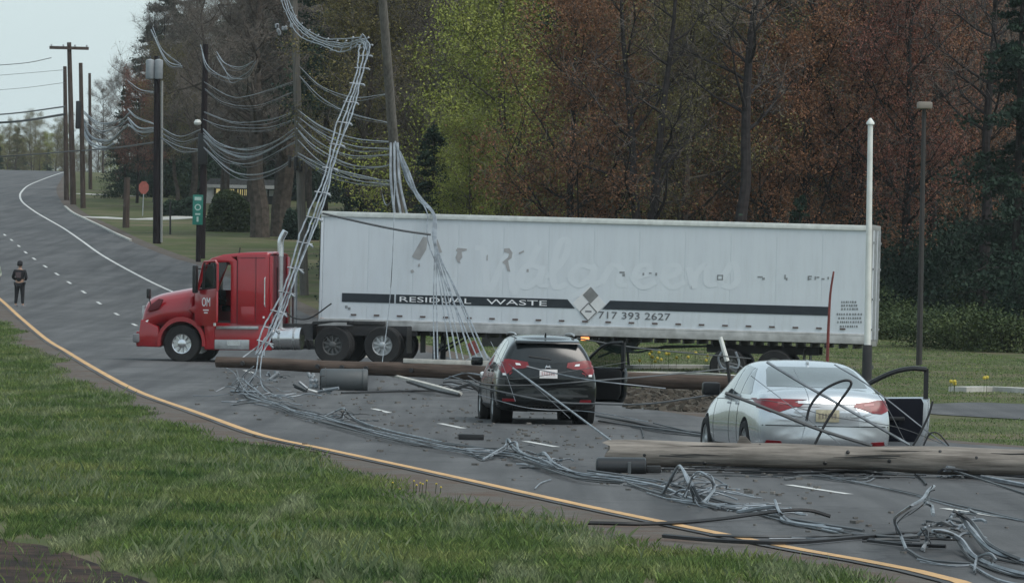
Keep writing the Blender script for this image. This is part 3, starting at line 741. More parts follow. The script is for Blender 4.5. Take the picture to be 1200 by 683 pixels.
# ------------------------------------------------------------------ black SUV
def build_suv():
    r = thing('suv', 'black sport utility car with its right front door open, in front of the white trailer', 'car')
    ST = [(0, .62, .46, .76, .60, .80, .52), (.03, .82, .34, .92, .78, .98, .68), (.09, .89, .30, 1.02, .82, 1.16, .72), (.17, .91, .27, 1.05, .845, 1.34, .685), (.30, .92, .25, 1.05, .86, 1.53, .64), (.50, .92, .24, 1.05, .865, 1.62, .60), (.9, .925, .22, 1.05, .87, 1.655, .60),
          (1.5, .925, .22, 1.04, .87, 1.675, .61), (2.1, .925, .22, 1.03, .87, 1.665, .61), (2.6, .925, .22, 1.02, .87, 1.58, .61), (3.1, .925, .22, 1.01, .865, 1.34, .65), (3.4, .92, .23, 1.0, .85, 1.14, .70), (3.9, .91, .24, .93, .82, 1.03, .68), (4.3, .87, .26, .84, .78, .92, .62), (4.46, .80, .3, .76, .70, .82, .55), (4.53, .6, .36, .66, .5, .7, .4)]
    def warp(x, y, z):
        if x < .6:
            f = 1 - x/.6; x += f*(.15*(y/.92)**2 + .06*max(0, .45-z)/.2)
        if x > 3.9: x -= (x-3.9)/.6*.35*(abs(y)/.8)**2
        return (x, y, z)
    wr = .355
    b, bv = car_shell(ST, M_blackpaint, r, warp, [(.92, wr), (3.58, wr)], .41, .22, .87)
    P_ = lambda out, view, off, m, name, parent=b, **k: patch(bv, out, view, off, m, name, parent, **k)
    sym = lambda o: [(-x, y) for x, y in o][::-1]
    P_([(-.62, 1.17), (-.66, 1.22), (-.56, 1.47), (-.50, 1.505), (.50, 1.505), (.56, 1.47), (.66, 1.22), (.62, 1.17), (0, 1.13)], 'rear', .004, M_glass, 'rear_window', r, step=.05)
    P_([(.50, 1.13), (.62, 1.40), (.85, 1.50), (1.22, 1.55), (1.22, 1.09)], 'left', .004, M_carglass, 'side_window', r)
    P_([(1.28, 1.09), (1.28, 1.555), (2.0, 1.57), (2.0, 1.075)], 'left', .004, M_carglass, 'side_window', r)
    P_([(2.07, 1.07), (2.07, 1.565), (2.4, 1.52), (2.9, 1.32), (3.2, 1.07)], 'left', .004, M_carglass, 'side_window', r)
    P_([(.50, 1.13), (.62, 1.40), (.85, 1.50), (2.0, 1.57), (2.0, 1.08)], 'right', .004, M_carglass, 'side_window', r)
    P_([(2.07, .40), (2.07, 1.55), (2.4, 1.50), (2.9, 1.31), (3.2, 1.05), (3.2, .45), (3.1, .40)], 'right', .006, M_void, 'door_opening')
    P_([(-.70, 1.1), (-.6, 1.5), (.6, 1.5), (.70, 1.1)], 'front', .004, M_glass, 'windscreen', r)
    for sg in (-1, 1):
        f = (lambda o: o) if sg > 0 else sym
        P_(f([(.34, 1.06), (.36, 1.15), (.50, 1.17), (.70, 1.20), (.88, 1.18), (.88, 1.05), (.80, .92), (.72, .93), (.62, 1.02), (.45, 1.03)]), 'rear', .012, M_tail, 'tail_lamp', r, step=.035)
        P_(f([(.48, 1.085), (.50, 1.12), (.58, 1.13), (.57, 1.09)]), 'rear', .018, M_lampclear, 'reversing_lamp', r, step=.04)
        P_(f([(.74, .90), (.74, .94), (.80, .94), (.80, .90)]), 'rear', .014, M_lampclear, 'reversing_lamp', r, step=.04)
        P_(f([(.58, .42), (.60, .47), (.80, .47), (.80, .42)]), 'rear', .008, M_tail, 'bumper_reflector', r, step=.05)
    pl = P_([(-.17, .86), (-.17, 1.02), (.15, 1.02), (.15, .86)], 'rear', .016, M_plate, 'number_plate', r)
    for k in range(6): P_([(-.12+k*.042, .91), (-.12+k*.042, .975), (-.095+k*.042, .975), (-.095+k*.042, .91)], 'rear', .020, mat('red plate ink', (.42, .30, .31), .6), 'plate_mark', pl, step=.1)
    em = MB(); em.tube([(-.02, -.05, 1.045), (-.02, -.02, 1.10)], .009, 5); em.tube([(-.02, .05, 1.045), (-.02, .02, 1.10)], .009, 5); em.tube([(-.02, -.035, 1.072), (-.02, .035, 1.072)], .009, 5)
    h, nn, _, _ = bv.ray_cast(Vector((-5, 0, 1.07)), Vector((1, 0, 0)))
    eo = em.build('badge', M_chrome, r); eo.location = (h.x+.005, 0, 0)
    P_([(-.82, .70), (-.82, .715), (.82, .715), (.82, .70)], 'rear', .004, M_void, 'bumper_seam', thick=.01)
    P_([(-.74, .52), (-.74, .56), (.74, .56), (.74, .52)], 'rear', .012, mat('grey bumper strip', (.03, .032, .034), .4), 'bumper_strip', r)
    P_([(-.60, .26), (-.66, .36), (.66, .36), (.60, .26)], 'rear', .008, M_black, 'rear_valance', r)
    P_([(-.05, 1.20), (-.05, 1.215), (.34, 1.265), (.34, 1.245)], 'rear', .02, M_black, 'rear_wiper', r)
    for xa in (1.25, 2.035): P_([(xa-.008, .42), (xa+.008, .42), (xa+.008, 1.07), (xa-.008, 1.07)], 'left', .002, M_void, 'door_seam', thick=.01)
    for xa in (1.33, 2.12): P_([(xa, .95), (xa+.2, .96), (xa+.2, .985), (xa, .98)], 'left', .03, M_blackpaint, 'door_handle')
    P_([(.3, .24), (.3, .36), (4.1, .36), (4.1, .24)], 'left', .012, M_black, 'sill_cladding', r)
    sp = MB(); sp.prism([(-.02, 1.50), (.02, 1.545), (.36, 1.60), (.36, 1.56)], -.58, .58); sp.build('rear_spoiler', M_blackpaint, r, bevel=.012).location = (.22, 0, 0)
    for sg in (-1, 1):
        MB().tube(crom([(.75, sg*.53, 1.64), (.85, sg*.53, 1.672), (1.5, sg*.54, 1.69), (2.2, sg*.54, 1.68), (2.4, sg*.535, 1.645)], 4), .016, 6).build('roof_rail', M_alu, r)
    MB().prism([(0, 0), (.14, 0), (.03, .06), (0, .06)], -.016, .016).build('roof_fin', M_blackpaint, r, bevel=.006).location = (.62, 0, 1.64)
    MB().box((2.98, 1.03, 1.13), (.12, .22, .17)).build('door_mirror', M_blackpaint, r, bevel=.04)
    MB().box((4.05, .78, .86), (.3, .18, .12)).build('headlight', M_lampclear, r, bevel=.04)
    d = MB(); d.prism([(0, .40), (0, 1.0), (-.06, 1.05), (-1.06, 1.07), (-1.10, .98), (-1.09, .55), (-1.02, .40)], -.05, .05)
    do = d.build('door', M_blackpaint, r, bevel=.02); do.location = (3.18, -.87, 0); do.rotation_euler = (0, 0, R(48))
    fr = MB(); fr.tube(crom([(-.02, 0, 1.02), (-.26, .02, 1.22), (-.55, .05, 1.44), (-.75, .07, 1.52), (-1.07, .08, 1.545)], 5), .028, 6); fr.box((-1.06, .045, 1.30), (.07, .05, .50)); fr.build('window_frame', M_black, do)
    gl = MB(); gl.prism([(-.10, 1.05), (-.32, 1.24), (-.6, 1.44), (-.76, 1.50), (-1.03, 1.52), (-1.03, 1.07)], .035, .041)
    gm, nt, bb = new_mat('thin tinted pane'); bb.inputs['Base Color'].default_value = (.008, .02, .015, 1); bb.inputs['Roughness'].default_value = .05; bb.inputs['Alpha'].default_value = .45; bb.inputs['Specular IOR Level'].default_value = .3
    gl.build('window_pane', gm, do)
    MB().prism([(-.04, .46), (-.04, .98), (-.1, 1.02), (-1.0, 1.04), (-1.04, .96), (-1.03, .56), (-.97, .46)], .05, .085).build('door_lining', M_black, do, bevel=.015)
    for x in (.92, 3.58):
        for sg in (1, -1): wheel(r, x, sg*.80, wr, wr, .24, sg, 5, .62)
    return r
suv = build_suv()
place_car(suv, 641, 99.6, 5.2); suv.scale = (1, .985, .955)

# ------------------------------------------------------------------ white box trailer
TH = R(8.1)
pA = P(373, 385.0, 151.0); pB = P(1018, 404.0, 148.9)
L_T = (pB-pA).length
tdir = (pB-pA).normalized()
TRAILER = thing('box_trailer', 'long white box trailer lettered RESIDUAL WASTE, standing across the road', 'trailer')
ez = Vector((0, 0, 1)); ey = ez.cross(tdir).normalized(); ezz = tdir.cross(ey).normalized()
TRAILER.matrix_world = Matrix.Translation(pA) @ Matrix((tdir, ey, ezz)).transposed().to_4x4()
def build_trailer(r, L):
    H, W = 3.13, 2.58
    core = MB(); core.box((L/2, W/2, H/2+.02), (L-.06, W-.06, H-.08)); core.build('cargo_box', M_white, r)
    # side sheets, riveted panels each of its own
    n = 12; pw = (L-.16)/n; sheet = None
    for k in range(n):
        x0 = .08+k*pw
        if sheet is None:
            mb = MB(); mb.box((pw/2, 0, (H-.12+.28)/2), (pw-.002, .012, H-.12-.28))
            for j in range(22): mb.box((.03, -.008, .36+j*.125), (.012, .004, .012))
            mb.box((.03, -.0065, (H-.12+.28)/2), (.05, .002, H-.5))
            sheet = mb.build('side_panel', M_white, r, bevel=0); o = sheet
        else: o = sheet.copy(); COL.objects.link(o)
        o.location = (x0, .018, 0)
        q = sheet.copy(); COL.objects.link(q); q.location = (x0 + pw, W-.018, 0); q.rotation_euler = (0, 0, math.pi)
    gm = mat('grimy pale rail', (.42, .42, .42), .5, .1, var=.2, scale=4, dirt=(.16, .15, .13))
    for y in (0, W):
        s = -1 if y == 0 else 1
        MB().box((L/2, y+s*.008, .15), (L, .05, .27)).build('bottom_rail', gm, r, bevel=.008)
        MB().box((L/2, y+s*.022, .245), (L-.04, .03, .03)).build('rub_strip', gm, r, bevel=.006)
        MB().box((L/2, y+s*.006, H-.05), (L, .05, .14)).build('top_rail', mat('top rail white', (.6, .62, .6), .5), r, bevel=.015)
    MB().box((.03, W/2, H/2), (.07, W+.02, H)).build('front_wall', M_white, r, bevel=.02)
    rv = MB(); 
    k = 0; x = .1
    while x < L-.1: rv.box((x, -.022, .055), (.022, .012, .022)); x += .145
    o = rv.build('rivet_row', M_alu, r)
    for k in range(23): 
        x = .95 + k*.625
        if x < L-.3: MB().box((x, -.012, .40), (.15, .008, .045)).build('side_marker', mat('dull brown reflector', (.10, .07, .065), .5), r)
    fr = mat('rear frame metal', (.28, .28, .27), .5, .3)
    MB().box((L-.02, .05, H/2), (.10, .12, H)).build('rear_post', fr, r, bevel=.01); MB().box((L-.02, W-.05, H/2), (.10, .12, H)).build('rear_post', fr, r, bevel=.01)
    for y in (.70, W-.70):
        d = MB().box((L+.02, y, H/2+.02), (.03, W/2-.14, H-.22)).build('rear_door', M_white, r)
        for yy in (-.2, .25): MB().tube([(L+.06, y+yy, .1), (L+.06, y+yy, H-.1)], .018, 6).build('lock_rod', M_alu, d)
        for zz in (.4, 1.2, 2.0, 2.7): MB().box((L+.05, y-(.5 if y < 1.3 else -.5), zz), (.05, .14, .06)).build('hinge', M_alu, d)
    MB().box((L-.02, W/2, H-.04), (.11, W, .16)).build('rear_header', fr, r, bevel=.01)
    MB().box((L-.05, W/2, .04), (.12, W, .18)).build('rear_sill', fr, r, bevel=.01)
    ub = MB(); ub.box((L-.1, W/2, -.62), (.1, W-.2, .1)); ub.box((L-.1, .7, -.3), (.08, .1, .6)); ub.box((L-.1, W-.7, -.3), (.08, .1, .6)); ub.build('underride_bar', M_steel, r)
    # floor beams
    fb = MB(); fb.box((L/2, W/2, 0.02), (L-.2, W-.3, .06))
    for k in range(38): fb.box((.4+k*(L-.8)/37, W/2, -.06), (.05, W-.1, .12))
    fb.build('floor_frame', M_steel, r)
    # running gear
    bo = MB(); bo.box((11.9, .75, -.22), (3.0, .1, .22)); bo.box((11.9, W-.75, -.22), (3.0, .1, .22)); bo.tube([(11.05, .2, -.70), (11.05, W-.2, -.70)], .06, 8); bo.tube([(12.3, .2, -.70), (12.3, W-.2, -.70)], .06, 8)
    for y in (.75, W-.75):
        for xx in (11.05, 12.3): bo.box((xx, y, -.5), (.3, .1, .35))
    bo.build('axle_frame', M_steel, r)
    gz = -.695
    for xx in (11.05, 12.3):
        for y, s in ((.13, -1), (.45, -1), (W-.13, 1), (W-.45, 1)): wheel(r, xx, y, gz, .49, .26, s, 8, .56, M_alu if xx > 12 else mat('grimy wheel steel', (.16, .16, .16), .6, .4), hubr=.28)
    for y in (.35, W-.35): MB().box((13.05, y, -.55), (.02, .6, .75)).build('mud_flap', M_black, r)
    # landing gear
    lg = MB()
    for y in (.62, W-.62):
        lg.box((3.1, y, -.45), (.14, .14, .95)); lg.box((3.1, y, -.88), (.26, .3, .05))
        lg.tube([(3.1, y, -.55), (4.0, y, .0)], .03, 6)
    lg.box((3.1, W/2, -.35), (.07, W-1.2, .07)); lg.tube([(3.1, .7, -.8), (3.1, W-.7, -.2)], .025, 6)
    lg.build('landing_gear', mat('dark blue grey steel', (.02, .024, .035), .5), r)
    tb = MB(); tb.prism([(7.25, -.03), (8.6, -.03), (8.35, -.35), (8.0, -.45), (7.6, -.35)], 1.0, 1.6); tb.tube([(7.9, .9, -.4), (7.3, .9, 0)], .03, 5); tb.tube([(8.35, .9, -.30), (10.6, .9, -.15)], .03, 5); tb.tube([(7.5, .6, -.55), (7.9, .6, -.38), (8.6, .6, -.38), (9.3, .6, -.2), (10.6, .6, -.16)], .03, 5)
    tb.build('spare_carrier', mat('slate steel', (.04, .05, .055), .6), r)
    s_ = MB(); s_.box((7.22, -.03, -.06), (.22, .06, .09)); s_.build('amber_marker_lamp', M_orange, r, bevel=.012)
    for y in (.03,):
        MB().box((.10, -.02, .24), (.12, .02, .10)).build('marker_lamp', M_amber, r, bevel=.01)
    # stripe in three pieces; ends cut at the diamond
    px = lambda u: (u-373)/645*L
    MB().prism([(px(400), .74), (px(400), .975), (px(462), .975), (px(462), .74)], 0, .008).build('stripe', M_stripe, r).location = (0, -.0, 0)
    MB().prism([(px(464), .74), (px(464), .975), (px(666), .975), (px(675), .74)], 0, .008).build('stripe', M_stripe, r)
    MB().prism([(px(707), .74), (px(716), .975), (px(972), .975), (px(972), .74)], 0, .008).build('stripe', M_stripe, r)
    for (a, b_, t_) in ((467, 553, 'RESIDUAL'), (571, 642, 'WASTE')):
        put_text(t_, .20, px(b_)-px(a), Matrix.Translation((px(a), -.004, .785)), 'lettering', M_letter, r, .006)
    put_text('717 393 2627', .26, px(787)-px(702), Matrix.Translation((px(702), .004, .50)), 'phone_number', mat('dark grey vinyl', (.10, .10, .11), .6, var=.3), r, .006)
    def dia(c, z, h, m, name, y0=-.002, y1=.008, hole=0):
        if not hole: MB().prism([(c-h*.95, z), (c, z+h), (c+h*.95, z), (c, z-h)], y0, y1).build(name, m, r)
        else:
            mb = MB(); o = [(c-h*.95, z), (c, z+h), (c+h*.95, z), (c, z-h)]
            for i in range(4):
                a, b2 = Vector((o[i][0], 0, o[i][1])), Vector((o[(i+1) % 4][0], 0, o[(i+1) % 4][1]))
                mb.tube([a+Vector((0, .002, 0)), b2+Vector((0, .002, 0))], hole, 4)
            mb.build(name, m, r)
    dia(px(691.5), .87, .47, mat('placard white', (.66, .66, .67), .5, var=.05), 'placard_panel')
    dia(px(693), 1.10, .225, mat('placard grey', (.19, .19, .19), .6), 'placard', -.006, 0)
    dia(px(691), .66, .235, mat('placard outline', (.14, .14, .145), .6), 'placard', hole=.018)
    put_text('US', .12, .17, Matrix.Translation((px(691)-.085, -.006, .60)), 'placard_mark', mat('placard ink', (.2, .2, .21), .6), r, .004) if 0 else MB().box((px(691), -.004, .67), (.17, .004, .05)).build('placard_mark', mat('placard ink', (.2, .2, .21), .6), r)
    # where letters were peeled off: glue residue (trace of an older lettering)
    def blob(pts, m=M_glue, name='residue_mark'):
        MB().prism([(px(u), (385+(u-373)*.0295-v)/43.6) for u, v in pts], 0.004, .012).build(name, m, r)
    blob([(481.5, 301), (484, 303), (491, 305), (498, 293), (500, 279), (494, 278), (489, 287)])
    blob([(508.5, 282), (511, 281), (517, 296), (514, 297)])
    blob([(533, 302), (535, 296), (533, 294), (535, 291), (546, 292), (546, 294), (540, 295.5), (541, 302), (538, 306), (539, 309), (536, 308), (534, 305)])
    blob([(489, 310), (491, 309), (491.5, 313), (489, 313)]); blob([(480, 317), (483, 316), (485, 319), (481.5, 320.5)])
    blob([(569.5, 300), (571, 299), (571, 306), (569.5, 306)])
    blob([(590, 292), (596, 291.5), (600, 297), (599, 303), (595, 306), (596, 311), (598, 319), (594.5, 318), (592, 311), (588, 308), (595, 302), (596, 298), (590, 296)])
    blob([(607, 297), (613, 294), (613.5, 296), (608, 298.5)]); blob([(617, 316), (619.5, 316), (619.5, 319.5), (617, 319.5)])
    fm = mat('faint scuff ink', (.22, .23, .24), .7)
    def sq(u, v, w, h):
        for a, b_, c, d_ in ((u-w, v-h, u+w, v-h+1.2), (u-w, v+h-1.2, u+w, v+h), (u-w, v-h, u-w+1.2, v+h), (u+w-1.2, v-h, u+w, v+h)): blob([(a, b_), (c, b_), (c, d_), (a, d_)], fm, 'scuff_mark')
    sq(843.5, 326, 3.4, 3)
    for u, v, w, h in ((729, 320, 3, 1), (731, 323, 1.5, 1.5), (754, 322, 1, 1.5), (762, 321, 1.5, .8), (769, 322, 1, 1.5), (890, 325.5, 3, .8), (894, 327.5, 1.5, 1.2), (919, 325.5, .8, 2.5), (921, 328, .8, 1.5), (946, 327, .8, 2.5), (948, 325, 2, .8), (948, 328, 1.6, .7), (954, 327, .8, 2), (957, 326, 1.6, .7), (963, 328, 1.8, .8), (969, 327, .8, 1.5), (974, 328, .8, 2)):
        blob([(u-w, v-h), (u+w, v-h), (u+w, v+h), (u-w, v+h)], fm, 'scuff_mark')
    # worn specification lettering by the rear corner, too small to read
    rr = random.Random(3)
    for row, (v, a, b_) in enumerate(((353.5, 985, 1003), (357.5, 985, 1003), (361.5, 985, 1003), (367.5, 980, 1008), (372, 982, 1007), (376.5, 981, 1008), (381.5, 984, 1004))):
        u = a
        while u < b_:
            w = rr.uniform(.9, 2.2); blob([(u, v), (u+w, v), (u+w, v+2.3), (u, v+2.3)], mat('worn small print', (.20, .21, .22), .7), 'print_mark'); u += w + rr.uniform(.7, 1.6)
    for u, v in ((405, 351), (405.5, 358), (409, 360)):
        blob([(u-1.5, v), (u+1.5, v), (u+1.5, v+3), (u-1.5, v+3)], fm, 'print_mark')
    # ghost of the old script, a slightly cleaner tone of the same white
    S = {'W': [[(0, 10), (2, 9), (3, 0), (4, 0), (8, 9), (9, 0), (10, 0), (15, 11)]],
         'a': [[(5, 5), (2, 5.5), (0, 2), (2, 0), (5, 3), (5.5, 5.5), (5, 1), (7, 0.5)]],
         'l': [[(0, 2), (4, 8), (4.5, 12), (2.5, 11), (1.2, 4), (2, 0), (4.5, 1)]],
         'g': [[(5, 5), (2, 5.5), (0, 2.5), (2, .5), (5, 3), (5.5, 5.5), (4.5, -3), (2, -5), (0, -3), (7, 1.5)]],
         'r': [[(0, 1), (2, 5), (3, 5.6), (4.6, 4.6), (4.2, 1), (6, .6)]],
         'e': [[(0, 2), (4, 3.5), (4, 5.5), (1.8, 5), (1, 2), (3, 0), (6, 1.5)]],
         'n': [[(0, 5), (1.2, 0), (1.6, 3), (4, 5.6), (4.4, 1), (6.6, .8)]],
         's': [[(0, 1), (3, 6), (4.2, 2), (2.5, 0), (.5, .6)]]}
    pen = 556.0; yo_ = 0; adv = {'W': 52, 'a': 34, 'l': 27, 'g': 36, 'r': 34, 'e': 34, 'n': 36, 's': 28}
    sc = 5.0
    for ch in 'Walgreens':
        for stv in S[ch]:
            pts = crom([Vector((px(pen+sc*x), 0, (385+(pen-373)*.0295-(337-sc*z*.92))/43.6)) for x, z in stv], 6)
            mb = MB(); vs = []
            for i, p in enumerate(pts):
                t = pts[min(i+1, len(pts)-1)]-pts[max(i-1, 0)]; t.normalize(); nn = Vector((-t.z, 0, t.x)); w = .075*(.75+.5*abs(t.z))
                yy_ = .0105 - .0022*i/len(pts) - (.0024 if yo_ % 2 else 0); vs += [p+nn*w+Vector((0, yy_, 0)), p-nn*w+Vector((0, yy_, 0))]
            mb.add(vs, [(2*i, 2*i+1, 2*i+3, 2*i+2) for i in range(len(pts)-1)]); mb.build('ghost_letter', M_ghost, r, recalc=False)
        pen += adv[ch]; yo_ += 1
build_trailer(TRAILER, L_T)

# ------------------------------------------------------------------ red tractor
def build_tractor():
    r = thing('tractor_unit', 'red sleeper truck with its driver door hanging open, coupled to the white trailer', 'truck')
    W = 1.16
    # origin under the front axle, +x forward, +y driver side
    # hood lofted
    hb = MB(); st = [(1.20, .84, .78, 1.34), (1.12, .96, .74, 1.66), (.98, 1.02, .74, 1.80), (.6, 1.05, .95, 1.90), (-.1, 1.09, .95, 2.02), (-.42, 1.10, .95, 2.08)]
    vs = []
    for x, w, zb, zt in st:
        h = [(x, w, zb), (x, w*1.0, zb+(zt-zb)*.45), (x, w*.90, zt-(.24)), (x, w*.62, zt-.05), (x, 0, zt)]
        vs += h + [(p[0], -p[1], p[2]) for p in h[-2::-1]]
    k = 9; N = len(st); fs = [(i*k+j, i*k+j+1, (i+1)*k+j+1, (i+1)*k+j) for i in range(N-1) for j in range(k-1)]
    fs += [tuple(range(k)), tuple((N-1)*k+j for j in range(k))[::-1]] + [((i+1)*k, i*k, i*k+k-1, (i+1)*k+k-1) for i in range(N-1)]
    hb.add(vs, fs); ho = hb.build('hood', M_red, r, smooth=True); s = ho.modifiers.new('s', 'SUBSURF'); s.levels = s.render_levels = 2; apply_mods(ho); ho.data.shade_smooth()
    # fender arcs
    for sg in (1, -1):
        arc = []; 
        for i in range(0, 15):
            q = R(-8 + 196*i/14); arc.append((math.cos(q), math.sin(q)))
        out = [(c*.66+.0, .52+s_*.70) for c, s_ in arc]; inn = [(c*.575, .52+s_*.575) for c, s_ in arc][::-1]
        y0, y1 = sorted((sg*.78, sg*1.20)); mb = MB(); n = len(arc)
        o = out + inn; m2 = len(o)
        vs = [(x, y, z) for y in (y0, y1) for x, z in o]
        fs = []
        for i in range(n-1):
            a, b2, c, d = i, i+1, m2-2-i, m2-1-i
            fs += [(a, b2, c, d), (a+m2, d+m2, c+m2, b2+m2), (a, a+m2, b2+m2, b2), (d, c, c+m2, d+m2)]
        fs += [(0, m2-1, 2*m2-1, m2), (n-1, n-1+m2, m2+n, n)]
        mb.add(vs, fs); mb.build('fender', M_red, r, smooth=True)
        # body side behind the arch, ahead of it
        MB().prism([(.60, .40), (.66, .95), (1.14, 1.15), (1.20, .72), (1.24, .62), (1.2, .42)], *sorted((sg*.85, sg*1.12))).build('bumper_side', M_red, r, bevel=.04)
        MB().prism([(-.60, .36), (-.66, .6), (-.60, .95), (-.35, 1.30), (-.15, 1.42), (-.5, 1.6), (-.9, 1.45), (-.9, .36)], *sorted((sg*.9, sg*1.13))).build('cowl_panel', M_red, r, bevel=.03)
        MB().prism([(1.0, .90), (1.15, .95), (1.10, 1.06), (.93, 1.14)], *sorted((sg*1.03, sg*1.10))).build('headlight', M_lampclear, r, bevel=.02)
    MB().box((1.22, 0, .62), (.16, 2.0, .42)).build('bumper', M_red, r, bevel=.05)
    MB().box((1.26, .98, .64), (.2, .34, .24)).build('bumper_end', mat('grey bumper plastic', (.16, .16, .17), .5), r, bevel=.05)
    for zz in range(7): MB().box((1.235, 0, .86+zz*.09), (.03, 1.2, .02)).build('grille_bar', M_chrome, r)
    MB().box((1.19, 0, 1.14), (.08, 1.30, .74)).build('grille', M_alu, r, bevel=.03)
    MB().prism([(.66, 1.42), (.98, 1.36), (.90, 1.52), (.66, 1.70), (.54, 1.68)], .98, 1.055).build('hood_intake', M_redseam_shade, r, bevel=.01)
    MB().box((.95, 1.0, 1.83), (.10, .16, .26)).build('hood_mirror', M_black, r, bevel=.03); MB().tube([(.9, .96, 1.5), (.95, 1.0, 1.74)], .015, 5).build('mirror_arm', M_black, r)
    # cab shell made of walls so that the open doorway is a real opening
    def wall(out, y0, y1, name='cab_side', m=M_red, bev=.015): return MB().prism(out, y0, y1).build(name, m, r, bevel=bev)
    for sg in (1, -1):
        y0, y1 = sorted((sg*1.06, sg*1.12))
        wall([(-1.50, 1.05), (-1.50, 2.72), (-1.30, 2.84), (-.85, 2.80), (-.72, 2.72), (-.72, 2.66), (-1.28, 2.68), (-1.33, 2.6), (-1.33, 1.05)] if sg > 0 else [(-1.50, 1.05), (-1.50, 2.84), (-.85, 2.80), (-.72, 2.72), (-.72, 2.62), (-1.4, 2.64), (-1.4, 1.95), (-.42, 1.95), (-.42, 1.05)], y0, y1, 'door_surround')
        wall([(-.42, 1.05), (-.46, 1.95), (-.75, 2.74), (-.66, 2.70), (-.34, 1.98), (-.34, 1.05)], y0, y1, 'front_pillar')
        wall([(-1.50, 1.02), (-1.50, 2.86), (-2.30, 2.90), (-2.38, 2.84), (-2.38, 1.02)], y0-.0, y1+.0, 'sleeper_side')
        MB().box((-1.515, sg*1.125, 1.9), (.02, .012, 1.7)).build('panel_seam', M_redseam_shade, r)
        MB().box((-2.02, sg*1.125, 1.95), (.012, .012, 1.75)).build('panel_seam', M_redseam_shade, r)
        MB().box((-2.41, sg*.97, 1.95), (.06, .28, 1.8)).build('corner_panel', M_red, r, bevel=.03)
        for j in range(9): MB().box((-1.6-.09*j if j < 9 else 0, sg*1.124, 1.09), (.014, .006, .014)).build('rivet', M_redseam_shade, r)
        MB().box((-1.9, sg*1.124, 2.80), (.74, .008, .012)).build('panel_seam', M_redseam_shade, r)
        MB().box((-2.24, sg*1.126, 1.22), (.05, .012, .05)).build('marker_lamp', M_lampclear, r)
        MB().box((-1.8, sg*1.126, 1.3), (.36, .006, .40)).build('locker_lid', M_red, r, bevel=.006)
    ro = MB(); vs = []
    for x, z, w in ((-.60, 2.66, .98), (-.75, 2.80, 1.04), (-1.1, 2.90, 1.09), (-1.6, 2.95, 1.11), (-2.3, 2.97, 1.11), (-2.39, 2.93, 1.09)):
        vs += [(x, w, z-.10), (x, w*.93, z-.02), (x, 0, z+.02), (x, -w*.93, z-.02), (x, -w, z-.10)]
    ro.add(vs, [(i*5+j, i*5+j+1, i*5+j+6, i*5+j+5) for i in range(5) for j in range(4)]); roo = ro.build('roof', M_red, r, smooth=True)
    so = roo.modifiers.new('s', 'SOLIDIFY'); so.thickness = .05; apply_mods(roo)
    MB().box((-2.36, 0, 1.95), (.05, 2.14, 1.85)).build('cab_back', M_redseam_shade, r); MB().box((-2.41, 0, 1.8), (.06, .5, 1.5)).build('rear_duct', M_black, r, bevel=.02)  # back wall coloured darker to stand for red in shade
    MB().box((-1.4, 0, 1.08), (1.95, 2.1, .08)).build('cab_floor', M_steel, r)
    MB().prism([(-.42, 1.0), (-.44, 1.98), (-.36, 1.98), (-.34, 1.0)], -1.06, 1.06).build('firewall', M_redseam_shade, r)
    MB().prism([(-.40, 2.0), (-.72, 2.70), (-.735, 2.69), (-.415, 1.99)], -1.02, 1.02).build('windscreen', M_glass, r)
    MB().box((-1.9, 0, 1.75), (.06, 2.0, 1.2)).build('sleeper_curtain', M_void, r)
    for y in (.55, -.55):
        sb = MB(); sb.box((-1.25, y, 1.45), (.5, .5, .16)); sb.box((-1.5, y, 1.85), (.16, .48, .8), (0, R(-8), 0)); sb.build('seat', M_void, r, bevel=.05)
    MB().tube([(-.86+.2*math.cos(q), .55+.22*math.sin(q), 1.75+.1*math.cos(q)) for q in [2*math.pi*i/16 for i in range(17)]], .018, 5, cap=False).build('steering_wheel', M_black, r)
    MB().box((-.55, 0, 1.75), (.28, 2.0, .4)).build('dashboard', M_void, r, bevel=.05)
    MB().box((-1.62, .75, 2.35), (.05, .18, .5)).build('hanging_cloth', mat('pinkish white cloth', (.62, .45, .45), .9), r, bevel=.02)
    # open driver door
    d = MB()
    d.prism([(0, .98), (0, 1.86), (-.08, 1.92), (-.90, 1.98), (-.93, 1.9), (-.93, 1.1), (-.85, .98)], -.03, .03)
    do = d.build('driver_door', M_red, r, bevel=.012); do.location = (-.38, 1.13, 0); do.rotation_euler = (0, 0, R(-38))
    fr = MB(); o = [(-.02, 1.84), (-.30, 2.60), (-.36, 2.68), (-.86, 2.70), (-.93, 2.62), (-.93, 1.92)]
    fr.tube([Vector((x, 0, z)) for x, z in o], .032, 6); fr.build('window_frame', M_red, do)
    MB().tube([(-.28, 0, 1.90), (-.36, 0, 2.66)], .022, 6).build('quarter_bar', M_black, do)
    MB().prism([(-.30, 1.95), (-.38, 2.62), (-.80, 2.64), (-.86, 2.58), (-.86, 1.98)], -.006, .006).build('window_pane', bpy.data.materials['thin tinted pane'], do)
    MB().tube([Vector((x, .036, z)) for x, z in ((-.40, 1.97), (-.43, 2.58), (-.80, 2.60), (-.84, 2.5), (-.84, 2.0), (-.40, 1.97))], .022, 5).build('window_seal', M_black, do)
    MB().box((-.88, .05, 1.02), (.06, .04, .08)).build('door_latch', M_chrome, do)
    dt = put_text('OM', .34, .36, Matrix.Rotation(math.pi, 4, 'Z') @ Matrix.Translation((.30, -.034, 1.50)), 'lettering', M_letter, do, .004)
    for k, (a, b2) in enumerate(((.36, .60), (.40, .56))):
        MB().box((-(a+b2)/2, .034, 1.40-k*.07), (b2-a, .004, .03)).build('small_print', M_letter, do)
    # mirrors
    MB().box((-.42, 1.38, 2.22), (.12, .22, .74)).build('wing_mirror', M_black, r, bevel=.04)
